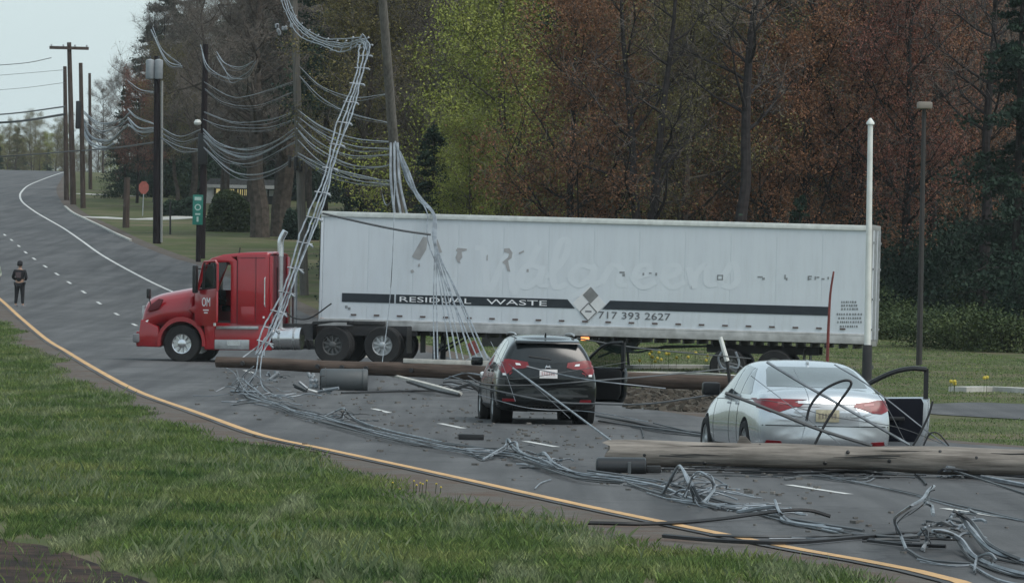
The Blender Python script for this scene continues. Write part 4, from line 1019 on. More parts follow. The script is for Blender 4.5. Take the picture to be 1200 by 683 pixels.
    mt = MB(); mt.tube([(-.5, 1.12, 2.5), (-.42, 1.36, 2.5)], .018, 5); mt.tube([(-.42, 1.12, 1.95), (-.42, 1.36, 1.95)], .018, 5); mt.build('mirror_arm', M_black, r)
    MB().box((-.42, -1.38, 2.22), (.12, .22, .74)).build('wing_mirror', M_black, r, bevel=.04)
    MB().tube([(-1.35, .3, 2.9), (-1.38, .3, 3.08)], .02, 6).build('roof_aerial', M_black, r)
    MB().tube([(-2.28, 1.15, 2.28), (-2.28, 1.20, 2.24), (-2.28, 1.20, 1.55), (-2.28, 1.15, 1.5)], .018, 6).build('grab_handle', M_chrome, r)
    # exhaust stack behind the cab
    ex = MB(); ex.tube([(-2.60, .75, .9), (-2.60, .75, 2.9)], .075, 10); ex.build('exhaust_stack', M_alu, r, smooth=True)
    MB().tube(crom([(-2.60, .75, 2.85), (-2.60, .75, 3.22), (-2.64, .75, 3.36), (-2.73, .75, 3.52)], 4), .085, 10).build('stack_tip', M_chrome, r, smooth=True)
    MB().tube([(-2.62, -.85, .9), (-2.62, -.85, 2.6)], .07, 10).build('exhaust_stack', M_alu, r, smooth=True)
    # lower side: skirt, battery box, steps, tank
    for sg in (1, -1):
        MB().prism([(-.62, .34), (-.62, 1.06), (-2.36, 1.06), (-2.45, .34)], *sorted((sg*.98, sg*1.10))).build('side_skirt', M_red, r, bevel=.02)
        MB().prism([(-.9, .36), (-.9, .62), (-1.85, .62), (-1.85, .36)], *sorted((sg*1.10, sg*1.14))).build('step_box', M_alu, r, bevel=.015)
        MB().prism([(-1.25, .46), (-1.25, .58), (-1.6, .58), (-1.6, .46)], *sorted((sg*1.14, sg*1.155))).build('step_tread', M_chrome, r)
        MB().prism([(-.95, .90), (-.95, .98), (-2.1, .98), (-2.1, .90)], *sorted((sg*1.10, sg*1.16))).build('step_plate', M_alu, r, bevel=.01)
        t = MB().tube([(-2.48, sg*.84, .66), (-3.22, sg*.84, .66)], .30, 20); to = t.build('fuel_tank', M_chrome, r, smooth=True)
        for x in (-2.65, -3.05): MB().tube([(x-.03, sg*.84, .66), (x+.03, sg*.84, .66)], .307, 20).build('tank_strap', M_alu, r)
    fm = MB()
    for y in (.42, -.42): fm.box((-2.5, y, .88), (7.2, .09, .26))
    for x in (-2.6, -3.4, -4.2, -5.0, -5.9): fm.box((x, 0, .88), (.1, .84, .2))
    fm.box((-3.45, .78, .85), (.22, .5, .42)); fm.box((-2.9, 0, 1.02), (.8, .9, .06))
    fm.build('chassis', M_steel, r)
    MB().box((-4.8, 0, 1.08), (.9, .9, .1)).build('fifth_wheel', M_steel, r, bevel=.02)
    MB().tube(crom([(-2.42, .3, 1.7), (-2.8, .35, 1.25), (-3.3, .35, 1.2), (-3.9, .3, 1.6)], 5), .02, 5).build('air_hose', M_black, r)
    ax = MB()
    for x in (-4.13, -5.48): ax.tube([(x, -.9, .5), (x, .9, .5)], .08, 8); ax.box((x, 0, .52), (.4, .4, .36))
    ax.tube([(0, -.9, .5), (0, .9, .5)], .06, 8); ax.build('axle', M_steel, r)
    for sg in (1, -1):
        wheel(r, 0, sg*1.02, .50, .50, .28, sg, 10, .55, M_chrome, hubr=.42)
        for x in (-4.13, -5.48):
            wheel(r, x, sg*1.06, .50, .50, .26, sg, 10, .55, M_alu if x < -5 else mat('dark drive wheel steel', (.09, .09, .09), .5, .4), hubr=.34); wheel(r, x, sg*.74, .50, .50, .26, sg, 8, .55, M_steel)
        MB().box((-6.15, sg*.9, .65), (.02, .6, .7)).build('mud_flap', M_black, r)
        MB().prism([(-3.55, 1.0), (-3.6, 1.12), (-4.05, 1.14), (-4.6, 1.14), (-4.6, 1.10), (-4.05, 1.1), (-3.65, 1.04)], *sorted((sg*.62, sg*1.2))).build('mudguard', M_black, r)
    return r
TRACTOR = build_tractor()
pf = G(214, 424.5); Df = 150.4
a_, _ = ray(214, 424.5)
AL = R(11.0)
hd = Vector((-math.cos(AL), math.sin(AL), 0)); lf = Vector((-math.sin(AL), -math.cos(AL), 0))
fx = Vector((a_*Df, Df, 0)); org = fx - lf*1.02
z0 = zg(org.x, org.y) + .03
TRACTOR.location = (org.x, org.y, P(214, 424.5, Df).z)
TRACTOR.rotation_euler = (0, R(.9), math.atan2(hd.y, hd.x))

# ------------------------------------------------------------------ utility poles
def pole(name, label, base, top, r0, r1, m, group=None):
    """base and top are world points"""
    o = thing(name, label, 'utility pole', base, group=group)
    b = Vector(base); t = Vector(top); d = t-b
    pts = [d*(k/8) for k in range(9)]
    s = MB().tube([Vector((0, 0, -.3))]+pts[1:], [r0 + (r1-r0)*k/8 for k in range(9)], 12).build('shaft', m, o, smooth=True)
    return o, d
def pbase(u, v): return G(u, v)
def arm(o, d, frac, length, yaw=0, th=.1, m=None, ins=4):
    c = d*frac; ax = Vector((math.cos(yaw), math.sin(yaw), 0))
    ao = MB().box((0, 0, 0), (length, th, th)).build('crossarm', m or M_pole, o); ao.location = c - Vector((0, .16, 0)); ao.rotation_euler = (0, 0, yaw)
    for k in range(ins):
        x = -length/2 + .15 + (length-.3)*k/(ins-1)
        MB().lathe([(.03, .0), (.03, .08), (.07, .09), (.05, .13), (.07, .15), (.04, .2)], (x, 0, .05), 'Z', 8).build('insulator', M_tanklt, ao)
def can(o, c, r=.26, h=.8, m=None):
    t = MB().lathe([(r*.9, -h/2), (r, -h/2+.04), (r, h/2-.06), (r*.92, h/2), (r*.3, h/2+.05)], c, 'Z', 18).build('transformer', m or M_tanklt, o, smooth=True)
    MB().lathe([(.04, 0), (.05, .05), (.03, .1), (.05, .15), (.02, .22)], (c[0], c[1], c[2]+h/2), 'Z', 8).build('bushing', M_tank, t)
B1 = pbase(184, 285.5); T1 = P(184, 66, B1.y)
p1, d1 = pole('utility_pole', 'near-black pole carrying two grey transformer cans, beside a thin white riser pipe', B1, T1, .24, .16, M_poled)
zt = lambda u, v, B: P(u, v, B.y) - B
for u in (176.5, 186.5):
    c = zt(u, 82, B1); can(p1, (c.x, -.45, c.z), .24, 1.05)
MB().tube([zt(189.5, 284, B1)+Vector((0, -.2, 0)), zt(190, 180, B1)+Vector((0, -.2, 0)), zt(190, 95, B1)+Vector((0, -.2, 0))], .07, 6).build('riser_pipe', mat('grey riser', (.25, .25, .24), .6), p1)
B2 = pbase(236, 303); T2 = P(241, 52, B2.y)
p2, d2 = pole('utility_pole', 'dark brown pole with a small pale lamp, standing right behind the green sign', B2, T2, .2, .14, M_poled)
MB().lathe([(.02, -.15), (.16, -.1), (.2, 0), (.12, .14), (.02, .16)], tuple(zt(232, 144, B2)+Vector((0, -.3, 0))), 'Z', 12).build('lamp', M_whitepole, p2, smooth=True)
MB().box(tuple(zt(238, 175, B2)+Vector((0, -.25, 0))), (.5, .3, 1.6)).build('equipment_box', M_black, p2, bevel=.05)
B3 = pbase(357, 346); T3 = P(343, -40, B3.y)
p3, d3 = pole('utility_pole', 'tall grey pole rising past the top of the frame left of the trailer', B3, T3, .2, .15, M_poleg)
for (u, v, w, h) in ((347, 192, 5, 16), (353, 195, 4, 14), (340, 190, 4, 14), (344, 130, 4, 10)):
    MB().box(tuple(zt(u, v, B3)+Vector((0, -.3, 0))), (w/28, .2, h/28)).build('cable_closure', M_black, p3, bevel=.04)
rr = random.Random(8)
for k in range(9):
    MB().lathe([(.03, -.1), (.07, -.06), (.07, .06), (.03, .1)], tuple(zt(333+rr.uniform(-9, 9), 34+rr.uniform(-6, 6), B3)+Vector((0, -.3, 0))), 'Z', 6).build('insulator', M_tanklt, p3)
# broken pole leaning behind the trailer
B4 = Vector((P(481, 395, 163).x, 163, zg(-3, 163))); T4 = P(446, -30, 158)
p4, d4 = pole('utility_pole', 'leaning grey pole hung with torn cables, behind the front of the trailer', B4, T4, .175, .12, M_poleg)
# far row
for (ub, vb, ut, vt, rw, lab) in ((78, 235, 76, 78, .2, 'leftmost bare pole of the far roadside row, just left of the crossarm pole'), (86, 240, 81, 50, .23, 'far brown pole with a crossarm at its top'),
                                   (97.5, 244, 94.5, 74, .2, 'far pole right of the crossarm pole, cables bunched halfway up'), (106, 222, 105, 86, .17, 'thin far pole, last at the right of the roadside row')):
    Bq = pbase(ub, vb); o, d = pole('utility_pole', lab, Bq, P(ut, vt, Bq.y), rw, rw*.7, M_pole)
    if ut == 81:
        arm(o, d, .965, 46/(F/Bq.y), R(4), .22, ins=4); PARM = Bq.y
    if ut == 94.5: MB().box(tuple(zt(92, 135, Bq)+Vector((0, -.3, 0))), (.35, .3, 2.0)).build('equipment_box', M_black, o, bevel=.06)
# brown wooden post by the far kerb and thin posts
def post(u, v, vt, r, m, label, cat='post', name='wooden_post', ut=None):
    b = G(u, v); t = P(ut or u, vt, b.y); o = MB().tube([Vector((0, 0, -.1)), t-b], [r, r*.85], 10).build(name, m, None, smooth=True); o.location = b
    return tag(o, label, cat)
post(147.5, 267, 208, .22, M_pole, 'short brown wooden post standing in the grass past the kerb', ut=149)
post(199.5, 275, 236, .06, M_steel, 'thin dark sign post between the transformer pole and the green sign', name='thin_post')
sp_ = G(167, 253)
st = thing('stop_sign', 'faded red octagonal sign on a thin post, left of the transformer pole', 'sign', sp_)
c = P(168.5, 220, sp_.y)-sp_
MB().prism([(c.x+.36*math.cos(R(22.5+45*k)), c.z+.46*math.sin(R(22.5+45*k))) for k in range(8)], -.05, -.02).build('sign_face', M_signred, st)
MB().tube([(0, 0, -.1), (c.x, 0, c.z-.2)], .035, 6).build('post', M_alu, st)
b_ = G(233, 304) + Vector((0, -.8, 0)); b_.y = B2.y - 6; b_.z = zg(b_.x, b_.y); b_.x = ray(232.5, 300)[0]*b_.y
gs = thing('route_sign', 'tall narrow green sign with small white symbols on a dark post', 'sign', b_)
c = P(232, 246, b_.y)-b_; k = b_.y/F
MB().box((c.x, -.17, c.z), (12*k, .03, 35*k)).build('sign_face', M_green, gs, bevel=.02)
MB().tube([(0, 0, -.1), (c.x+.05, 0, c.z+14*k)], .13, 8).build('post', M_poled, gs)
lm_ = mat('pale sign print', (.45, .6, .55), .6)
MB().box((c.x, -.19, c.z+13*k), (8*k, .01, 4*k)).build('sign_print', lm_, gs)
MB().lathe([(2.5*k, -.195), (3.8*k, -.195), (3.8*k, -.186), (2.5*k, -.186)], (c.x, 0, c.z+3*k), 'Y', 16, closed=True).build('sign_print', lm_, gs)
MB().box((c.x, -.19, c.z-5*k), (6*k, .01, 2*k)).build('sign_print', lm_, gs)
MB().box((c.x, -.19, c.z-11*k), (2.2*k, .01, 6*k)).build('sign_print', lm_, gs)

# white pole in front of the trailer tail
def white_pole():
    D = 141.0; b = Vector((ray(1016, 432)[0]*D, D, 0)); b.z = zg(b.x, b.y); k = D/F
    o = thing('white_pole', 'slim white pole with a pointed cap and dark foot, in front of the trailer tail', 'pole', b)
    t = P(1020, 146, D)-b; m_ = P(1016.5, 404, D)-b; 
    MB().tube([m_, t], [.085, .065], 12).build('shaft', M_whitepole, o, smooth=True)
    MB().tube([Vector((0, 0, -.1)), m_], [.13, .12], 12).build('foot', M_steel, o, smooth=True)
    MB().lathe([(.03, -.02), (.10, .0), (.10, .05), (.02, .16)], tuple(t), 'Z', 10).build('cap', M_whitepole, o, smooth=True)
white_pole()
def area_light():
    b = G(1077, 428); D = b.y; k = D/F
    o = thing('area_light', 'tall dark lamp post with a flat brown head, at the edge of the wood', 'lamp post', b)
    t = P(1083, 128, D)-b
    MB().tube([Vector((0, 0, -.1)), t], [.09, .06], 8).build('shaft', mat('dark brown lamp post', (.028, .025, .023), .7), o, smooth=True)
    MB().box((t.x, -.15, t.z+4*k), (17*k, .5, 8*k)).build('lamp_head', mat('dull brown lamp head', (.22, .19, .16), .6), o, bevel=.04)
area_light()
def whip():
    D = 118.0; b = Vector((ray(969, 425)[0]*D, D, 0)); b.z = zg(b.x, b.y)
    o = MB().tube([Vector(p)-b for p in crom([(b.x, b.y, b.z), P(969.5, 424, D), P(971, 380, D), P(973, 345, D), P(977, 318, D)], 6)], [.04, .02], 6).build('marker_rod', M_rust, None, smooth=True)
    o.location = b; tag(o, 'thin red whip-like marker rod, bent at the tip, before the trailer tail', 'rod')
whip()
def leaning_bracket():
    D = 121.0; b = P(853, 424, D); g = zg(b.x, D)
    o = thing('broken_bracket', 'broken white bracket arm with loops of cable, sticking up left of the silver sedan', 'bracket', (b.x, D, g))
    MB().tube([P(852, 423, D)-o.location, P(844, 395, D)-o.location], [.055, .045], 8).build('arm', M_whitepole, o, smooth=True)
    MB().tube([P(856, 452, D)-o.location, P(852, 423, D)-o.location], .04, 6).build('stem', M_black, o)
    cable(o, [P(u, v, D)-o.location for u, v in ((846, 412), (842, 420), (845, 429), (850, 432), (856, 430), (864, 431), (866, 424), (862, 412))], .03, M_wire)
    cable(o, [P(u, v, D)-o.location for u, v in ((850, 428), (858, 426), (869, 430), (874, 438))], .025, M_wired)
leaning_bracket()

# ------------------------------------------------------------------ fallen poles and hardware on the road
def fallen_log():
    D = 74.9; a = P(712, 531, D+.2); b = P(1330, 543, D-.3)
    o = thing('fallen_pole', 'thick weathered log-like pole lying across the road in front of the silver sedan', 'pole', (a.x, a.y, zg(a.x, a.y)))
    o.location = a; d = b-a; L = d.length
    o.rotation_euler = d.to_track_quat('X', 'Z').to_euler()
    mb = MB(); n = 20; N = 50; vs = []; rr = random.Random(4)
    ph = [rr.uniform(0, 6) for _ in range(8)]
    for i in range(N+1):
        x = L*i/N; R0 = .163 + .012*math.sin(x*1.3+ph[0]) + .008*math.sin(x*3.1+ph[1]) + .010*x/L
        for k in range(n):
            q = 2*math.pi*k/n; r_ = R0*(1+.03*math.sin(3*q+ph[2]+x*.2)+.02*math.sin(7*q+ph[3]))
            jag = (.05*math.sin(5*q+ph[4])+.03*math.sin(11*q)) if i == 0 else 0
            vs.append((x+jag, r_*math.cos(q), r_*math.sin(q)+.015*math.sin(x*.9)))
    fs = [(i*n+k, i*n+(k+1) % n, (i+1)*n+(k+1) % n, (i+1)*n+k) for i in range(N) for k in range(n)] + [tuple(range(n))[::-1], tuple(N*n+k for k in range(n))]
    mb.add(vs, fs); mb.build('shaft', M_log, o, smooth=True)
    kn = MB()
    for x, q in ((2.03, 1.9), (2.9, 3.6), (4.42, 2.4), (4.9, 2.9), (3.2, 2.6), (3.75, 3.3), (.5, 3.2), (1.3, 3.8)):
        kn.lathe([(.028, 0), (.022, .016), (.006, .02)], (0, 0, 0), 'Z', 8)
        base = len(kn.v)-24
        M_ = Matrix.Translation((x, .160*math.cos(q), .160*math.sin(q))) @ Vector((0, math.cos(q), math.sin(q))).to_track_quat('Z', 'X').to_matrix().to_4x4()
        for j in range(base, len(kn.v)): kn.v[j] = tuple(M_ @ Vector(kn.v[j]))
    kn.build('bolt_head', M_black, o)
    sp = random.Random(12); R_L = .163
    for k in range(26):
        x0 = sp.uniform(.2, L-1.4); q0 = sp.uniform(math.pi*.9, math.pi*2.05)-.6; ln = sp.uniform(.5, 1.5)
        MB().tube([Vector((x0+ln*t/5, R_L*math.cos(q0+.03*math.sin(t*2)), R_L*math.sin(q0+.03*math.sin(t*2)))) for t in range(6)], [.002, .008, .010, .009, .006, .002], 4).build('split', M_black, o)
    MB().prism([(1.72, .15), (1.76, .27), (1.84, .26), (1.93, .16)], -.05, .02).build('splinter', M_log, o)
fallen_log()
def black_cyl():
    D = 74.2; a, b = P(699, 547.3, D), P(757, 547.8, D); k = D/F
    o = thing('fallen_transformer', 'black cylindrical transformer lying under the broken end of the thick log', 'transformer', a)
    d = b-a; o.rotation_euler = d.to_track_quat('X', 'Z').to_euler(); L = d.length
    MB().lathe([(.07, -.01), (.12, 0), (.136, .02), (.136, L-.02), (.12, L), (.05, L+.01)], (0, 0, 0), 'X', 20).build('tank', mat('black tank paint', (.009, .010, .012), .35), o, smooth=True)
    MB().box((L+.1, 0, -.02), (.2, .1, .1)).build('terminal_box', M_black, o, bevel=.02)
    MB().box((.43, -.14, -.09), (.045, .03, .34)).build('bracket', M_tank, o, bevel=.008)
    MB().box((.43, -.14, -.28), (.12, .1, .06)).build('clamp', M_black, o, bevel=.01)
black_cyl()
def bar():
    a = G(552, 517.5); o = MB().box((0, 0, .05), (30/ (F/a.y), .12, .09)).build('rubber_block', M_black, None, bevel=.015); o.location = a + Vector((0, 0, .03)); tag(o, 'flat black bar lying on the road left of the SUV shadow', 'debris')
bar()
def brown_pole():
    D = 125.0; a = P(254, 424, D+1.5); b = P(868, 449.5, D-2)
    o = thing('fallen_pole', 'dark brown utility pole lying behind the SUV, propped on a grey tank', 'pole', a); d = b-a; L = d.length
    o.rotation_euler = d.to_track_quat('X', 'Z').to_euler()
    MB().tube([Vector((L*i/20, 0, .01*math.sin(i))) for i in range(21)], [.12+.045*min(1, i/8) for i in range(21)], 14).build('shaft', M_logd, o, smooth=True)
    k = D/F
    ca = MB().box((0, 0, 0), (110*k, .1, .1)).build('crossarm', M_arm, o, bevel=.01); ca.location = (L*(530-254)/(868-254), -.0, .19+.02); ca.rotation_euler = (0, R(-.4), R(3))
    for u in (290, 384, 414, 444, 500): MB().lathe([(.05, -.24), (.05, -.16), (.02, -.13)], ((u-254)*k, 0, 0), 'Y', 8).build('bolt_head', M_steel, o)
    return o, D
brown_pole()
def grey_tank():
    D = 124.3; a, b = P(376, 446, D), P(431, 446.5, D)
    o = thing('fallen_transformer', 'grey cylindrical transformer tank lying on the road, holding up the brown pole', 'transformer', a); d = b-a; L = d.length
    o.rotation_euler = d.to_track_quat('X', 'Z').to_euler()
    MB().lathe([(.2, -.02), (.25, 0), (.27, .03), (.27, L-.03), (.25, L), (.1, L+.01)], (0, 0, 0), 'X', 24).build('tank', M_tank, o, smooth=True)
    for x in (.1, L-.1): MB().lathe([(.272, -.012), (.282, -.012), (.282, .012), (.272, .012)], (x, 0, 0), 'X', 24, closed=True).build('band', M_tank, o)
    MB().box((.04, -.1, .02), (.12, .3, .2)).build('terminal_box', M_black, o, bevel=.02)
    for k, (z, y) in enumerate(((.0, -.15), (-.12, -.1))): MB().lathe([(.05, -.2), (.06, -.15), (.03, -.1), (.06, -.05), (.04, .0)], (-.05, y, z), 'X', 8).build('bushing', M_wire, o)
grey_tank()
# yellow object, red piece and sheet seen under the trailer
def yellow_bin():
    D = 176.0; b = Vector((ray(577, 425)[0]*D, D, 0)); b.z = zg(b.x, D); k = D/F
    o = thing('yellow_bin', 'dull yellow round-topped bin with a dark band, seen under the trailer left of the SUV', 'bin', b)
    for i, (w, z0, z1) in enumerate(((30, -2, 15), (24, 17, 31))):
        out = [(-w/2*k, z0*k+.4), (w/2*k, z0*k+.4), (w/2*k, z1*k+.4-.1), (w/3*k, z1*k+.4), (-w/3*k, z1*k+.4), (-w/2*k, z1*k+.3)]
        MB().prism(out, -.3, .3).build('shell', M_yel, o, bevel=.03)
    MB().box((0, -.02, 16*k+.4), (32*k, .66, .06)).build('band', M_black, o)
    MB().box((0, 0, .2), (26*k, .5, .4)).build('base', M_black, o)
yellow_bin()
def sheet():
    D = 134.0; vs = [P(532, 432, D), P(586, 431, D), P(566, 410, D+.8), P(548, 420, D+.6)]
    b = P(558, 432, D); b.z = zg(b.x, D)
    mb = MB(); mb.add([v-b for v in vs]+[v-b+Vector((0, .04, 0)) for v in vs], [(0, 1, 2, 3), (7, 6, 5, 4), (0, 4, 5, 1), (1, 5, 6, 2), (2, 6, 7, 3), (3, 7, 4, 0)])
    o = mb.build('metal_sheet', mat('grey sheet', (.15, .155, .15), .6), None); o.location = b; tag(o, 'crumpled grey triangular sheet leaning behind the brown pole, left of the SUV mirror', 'debris')
    b2 = P(557, 412, 146); mb = MB(); mb.box((0, 0, 0), (.24, .1, .55), (0, R(-32), 0)); o = mb.build('red_bracket', M_rust, None, bevel=.02); o.location = b2; tag(o, 'small dark red bracket hanging under the trailer edge', 'bracket')
sheet()
# side post and daffodils
post(737.5, 432, 396, .04, M_black, 'thin black post standing in the grass right of the SUV door', name='thin_post', ut=734)

# ------------------------------------------------------------------ cables
rc = random.Random(21)
def bundle(name, label, cat, runs, group=None):
    """runs: list of (points as (u,v,D), radius, material)"""
    p0 = P(*runs[0][0][0]); o = thing(name, label, cat, p0, group=group)
    for pts, r, m in runs:
        cable(o, [P(*q)-p0 for q in pts], r, m)
        if name == 'overhead_cables' and len(pts) > 2 and m is M_wire:
            for k in range(2):
                j = [(rc.uniform(-1.5, 1.5), rc.uniform(-2, 6)) for _ in pts]
                cable(o, [P(q[0]+(a if 0 < i < len(pts)-1 else 0), q[1]+(b if 0 < i < len(pts)-1 else b*.3), q[2])-p0 for i, (q, (a, b)) in enumerate(zip(pts, j))], r*.55, M_wired if k else M_wire)
    return o
D2, D3, D1 = B2.y, B3.y, B1.y
def span(l, Da, Db): 
    n = len(l)-1; return [(u, v, Da+(Db-Da)*i/n) for i, (u, v) in enumerate(l)]
bundle('overhead_cables', 'sagging cables strung from the dark pole behind the green sign to the tall grey pole', 'cables',
  [(span(l, D2, D3), r, M_wire) for l, r in (
   ([(239, 131), (273, 143), (314, 141), (345, 131)], .02), ([(238, 140), (262, 148), (310, 150), (345, 140)], .016),
   ([(238, 151), (257, 168), (289, 176), (322, 166), (345, 151)], .035), ([(238, 159), (265, 178), (297, 183), (346, 158)], .035),
   ([(238, 163), (262, 186), (297, 191), (346, 166)], .025), ([(238, 172), (269, 199), (297, 205), (326, 197), (351, 180)], .035),
   ([(239, 96), (269, 113), (293, 112), (343, 96)], .014), ([(240, 104), (262, 120), (300, 124), (343, 108)], .012), ([(238, 155), (257, 173), (289, 181), (322, 172), (345, 155)], .02))])
bundle('overhead_cables', 'loose cable ends drooping from the top of the dark pole behind the green sign', 'cables',
  [(span(l, D2, D2-20), r, M_wire) for l, r in (([(235, 53), (244, 78), (269, 93), (289, 86), (300, 72)], .03), ([(254, 61), (263, 74), (281, 79), (297, 72)], .025), ([(254, 66), (262, 80), (271, 91), (284, 93)], .022))])
bundle('overhead_cables', 'cables between the transformer pole and the dark pole behind the green sign', 'cables',
  [(span(l, D1, D2), r, M_wire) for l, r in (([(189, 150), (211, 160), (237, 151)], .03), ([(188, 161), (211, 172), (237, 176)], .03), ([(177, 35), (195, 70), (214, 78)], .035), ([(179, 32), (190, 58), (212, 76)], .02), ([(189, 156), (212, 166), (236, 160)], .02))])
bundle('overhead_cables', 'short sagging cables running left from the transformer pole', 'cables',
  [(span(l, D1+60, D1), r, M_wire) for l, r in (([(150, 128), (160, 137), (182, 146)], .05), ([(150, 138), (163, 150), (182, 150)], .06), ([(150, 146), (166, 155), (182, 153)], .05), ([(150, 95), (164, 105), (180, 108)], .03))])
bundle('overhead_cables', 'bunched pale cables sagging right from the far pole row', 'cables',
  [(span(l, 420, D1+60), r, M_wire) for l, r in (([(93, 130), (105, 158), (120, 165), (132, 163), (150, 146)], .09), ([(93, 141), (105, 165), (122, 173), (133, 168)], .09), ([(93, 126), (116, 144), (141, 141), (152, 132)], .06), ([(93, 135), (112, 152), (130, 152), (150, 140)], .05))])
bundle('overhead_cables', 'cables sagging over the truck cab from the tall grey pole to the leaning pole', 'cables',
  [(span(l, D3, 160), r, M_wire) for l, r in (
   ([(351, 78), (376, 101), (414, 114), (456, 110)], .014), ([(351, 89), (376, 114), (410, 133), (460, 145)], .014), ([(349, 129), (376, 148), (414, 162), (464, 167)], .022), ([(349, 137), (376, 156), (414, 171), (464, 175)], .022),
   ([(347, 150), (368, 171), (407, 192), (445, 196), (466, 188)], .026), ([(349, 164), (376, 190), (414, 207), (467, 213)], .022), ([(349, 179), (376, 194), (407, 202), (445, 211)], .022), ([(349, 183), (384, 202), (426, 213), (470, 217)], .02),
   ([(445, 211), (452, 240), (464, 228)], .018), ([(347, 142), (372, 166), (410, 182), (462, 181)], .016))])
bundle('overhead_cables', 'thin wires and a thick dark cable crossing the sky left of the crossarm pole', 'cables',
  [([(-20, 78, 460), (30, 74, 450), (60, 68, PARM)], .035, M_wired), ([(-20, 90, 460), (30, 86, 450), (76, 82, PARM)], .02, M_wired), ([(-20, 107, 460), (30, 103, 450), (76, 97, PARM)], .02, M_wired),
   ([(-20, 136, 460), (25, 132, 450), (76, 125, PARM)], .07, M_wired), ([(-20, 145, 460), (25, 142, 450), (76, 134, PARM)], .11, M_wireb), ([(-20, 185, 460), (40, 181, 440), (76, 178, PARM), (130, 174, 380), (182, 167, D1)], .06, M_wireb)])
# ladder like spacer cable
def spacer():
    path = [(331, -30, 235), (334, 0, 232), (342, 22, 222), (358, 40, 205), (380, 51, 188), (402, 55, 174), (420, 49, 165), (428, 55, 160), (424, 80, 156), (411, 120, 150), (395, 170, 145), (378, 226, 141), (357, 285, 137), (336, 343, 134), (318, 385, 131.5), (304, 416, 130)]
    c = crom([P(*q) for q in path], 8); p0 = c[0].copy()
    o = thing('spacer_cable', 'ladder-like bundle of bare cables slanting down in front of the red truck', 'cables', p0)
    offs_ = [(-.13, .03), (.10, -.05), (-.02, .12), (.03, -.1)]
    for j, (dx, dz) in enumerate(offs_):
        pts = []
        for i, p in enumerate(c):
            t = (c[min(i+1, len(c)-1)]-c[max(i-1, 0)]).normalized(); s = t.cross(Vector((0, 1, 0))).normalized()
            tw = 1+.3*math.sin(i*.35+j)
            pts.append(p-p0 + s*(dx*1.2*tw+dz*.6) + Vector((0, dz, 0)) + Vector((rc.uniform(-.015, .015), 0, rc.uniform(-.015, .015))))
        MB().tube(pts, .021, 5).build('cable', M_wire, o, smooth=True, recalc=False)
    for i in range(4, len(c)-2, 4):
        t = (c[i+1]-c[i-1]).normalized(); s = t.cross(Vector((0, 1, 0))).normalized()
        MB().tube([c[i]-p0-s*.2+t*.03, c[i]-p0+s*.19-t*.05], .02, 5).build('spacer', M_wire, o)
        MB().tube([c[i]-p0+s*.10, c[i]-p0+s*.22+t*.12], .03, 5).build('clamp', M_tanklt, o)
    for e in ([(330, 358, 133), (318, 388, 131), (299, 416, 130)], [(326, 372, 132), (314, 395, 131), (278, 424, 130)], [(322, 380, 132), (312, 400, 131), (309, 417, 130)]):
        cable(o, [P(*q)-p0 for q in e], .02, M_wire)
    # upper loose strands
    cable(o, [P(*q)-p0 for q in ((427, 52, 160), (431, 60, 159), (428, 45, 159), (424, 40, 159))], .03, M_wire)
    cable(o, [P(*q)-p0 for q in ((336, -5, 231), (350, 26, 214), (376, 44, 190), (398, 46, 175), (424, 44, 160))], .02, M_wire)
spacer()
# cable cluster over the trailer roof, fanned over its side
runs = []
top = [(463, 166), (466, 172), (469, 178), (472, 186)]
for i in range(9):
    u0, v0 = rc.choice(top)
    ue = [508, 513, 528, 536, 543, 552, 560, 566, 572][i]
    uk = 505+rc.uniform(-5, 6)
    runs.append(([(u0, v0, 158), (477+rc.uniform(-2, 5), 205+rc.uniform(-6, 6), 156), (491+rc.uniform(-3, 3), 232, 154), (uk, 252, 150.2), (uk+1, 285, 148.6), (uk+(ue-uk)*.42, 340, 146), (uk+(ue-uk)*.72, 382, 141), (ue if i != 0 else 509, 421, 131)], rc.choice((.017, .02, .026)), M_wire))
for i in range(3):
    runs.append(([(458+i*4, 168, 159), (458+i*5, 210, 158), (462+i*7, 247, 157), (464+i*8, 262, 156)], .045, M_wire))
runs.append(([(378, 250, 148.5), (430, 262, 148.2), (470, 270, 148), (505, 275, 148)], .035, M_wired))
runs.append(([(463, 170, 158), (462, 240, 150), (460, 300, 148), (456, 360, 147), (447, 432, 131)], .012, M_wire))
bundle('fallen_cables', 'bunch of pale cables draped over the trailer roof and fanned down its side', 'cables', runs)
# taut cables by the cars
bundle('fallen_cable', 'straight grey cable running from the SUV tail lamp to the thick log', 'cable', [([(601, 431, 98.80), (650, 467, 90.00), (716, 516, 75.05)], .019, M_wire)])
bundle('fallen_cable', 'thin grey cable crossing the SUV number plate and its open door', 'cable', [([(617, 429, 98.80), (650, 437, 98.80), (698, 446, 97.80), (780, 455, 97.80)], .014, M_wire)])
bundle('fallen_cable', 'grey cable crossing the SUV rear bumper, the upper of two', 'cable', [([(548, 440, 98.80), (570, 450, 98.80), (628, 451, 98.80), (694, 446, 98.80), (770, 440, 104.80), (850, 432, 118.00)], .018, M_wired), ])
bundle('fallen_cable', 'grey cable hanging low across the SUV rear bumper, lower of two', 'cable', [([(548, 446, 98.80), (570, 455, 98.30), (643, 470, 97.80), (694, 473, 97.80), (760, 473, 97.80), (838, 462, 97.80)], .02, M_wired)])
bundle('fallen_cable', 'thin cable stretched under the trailer edge from the SUV roof to the bracket', 'cable', [([(676, 396, 102.80), (730, 405, 104.80), (780, 411, 112.00), (880, 420, 116.00)], .016, M_wired)])
bundle('fallen_cable', 'dark thick cable lying over the sedan flank and bumper', 'cable', [([(850, 460, 75.18), (900, 479, 75.10), (960, 503, 75.05), (1022, 522, 74.95)], .028, M_wired)])
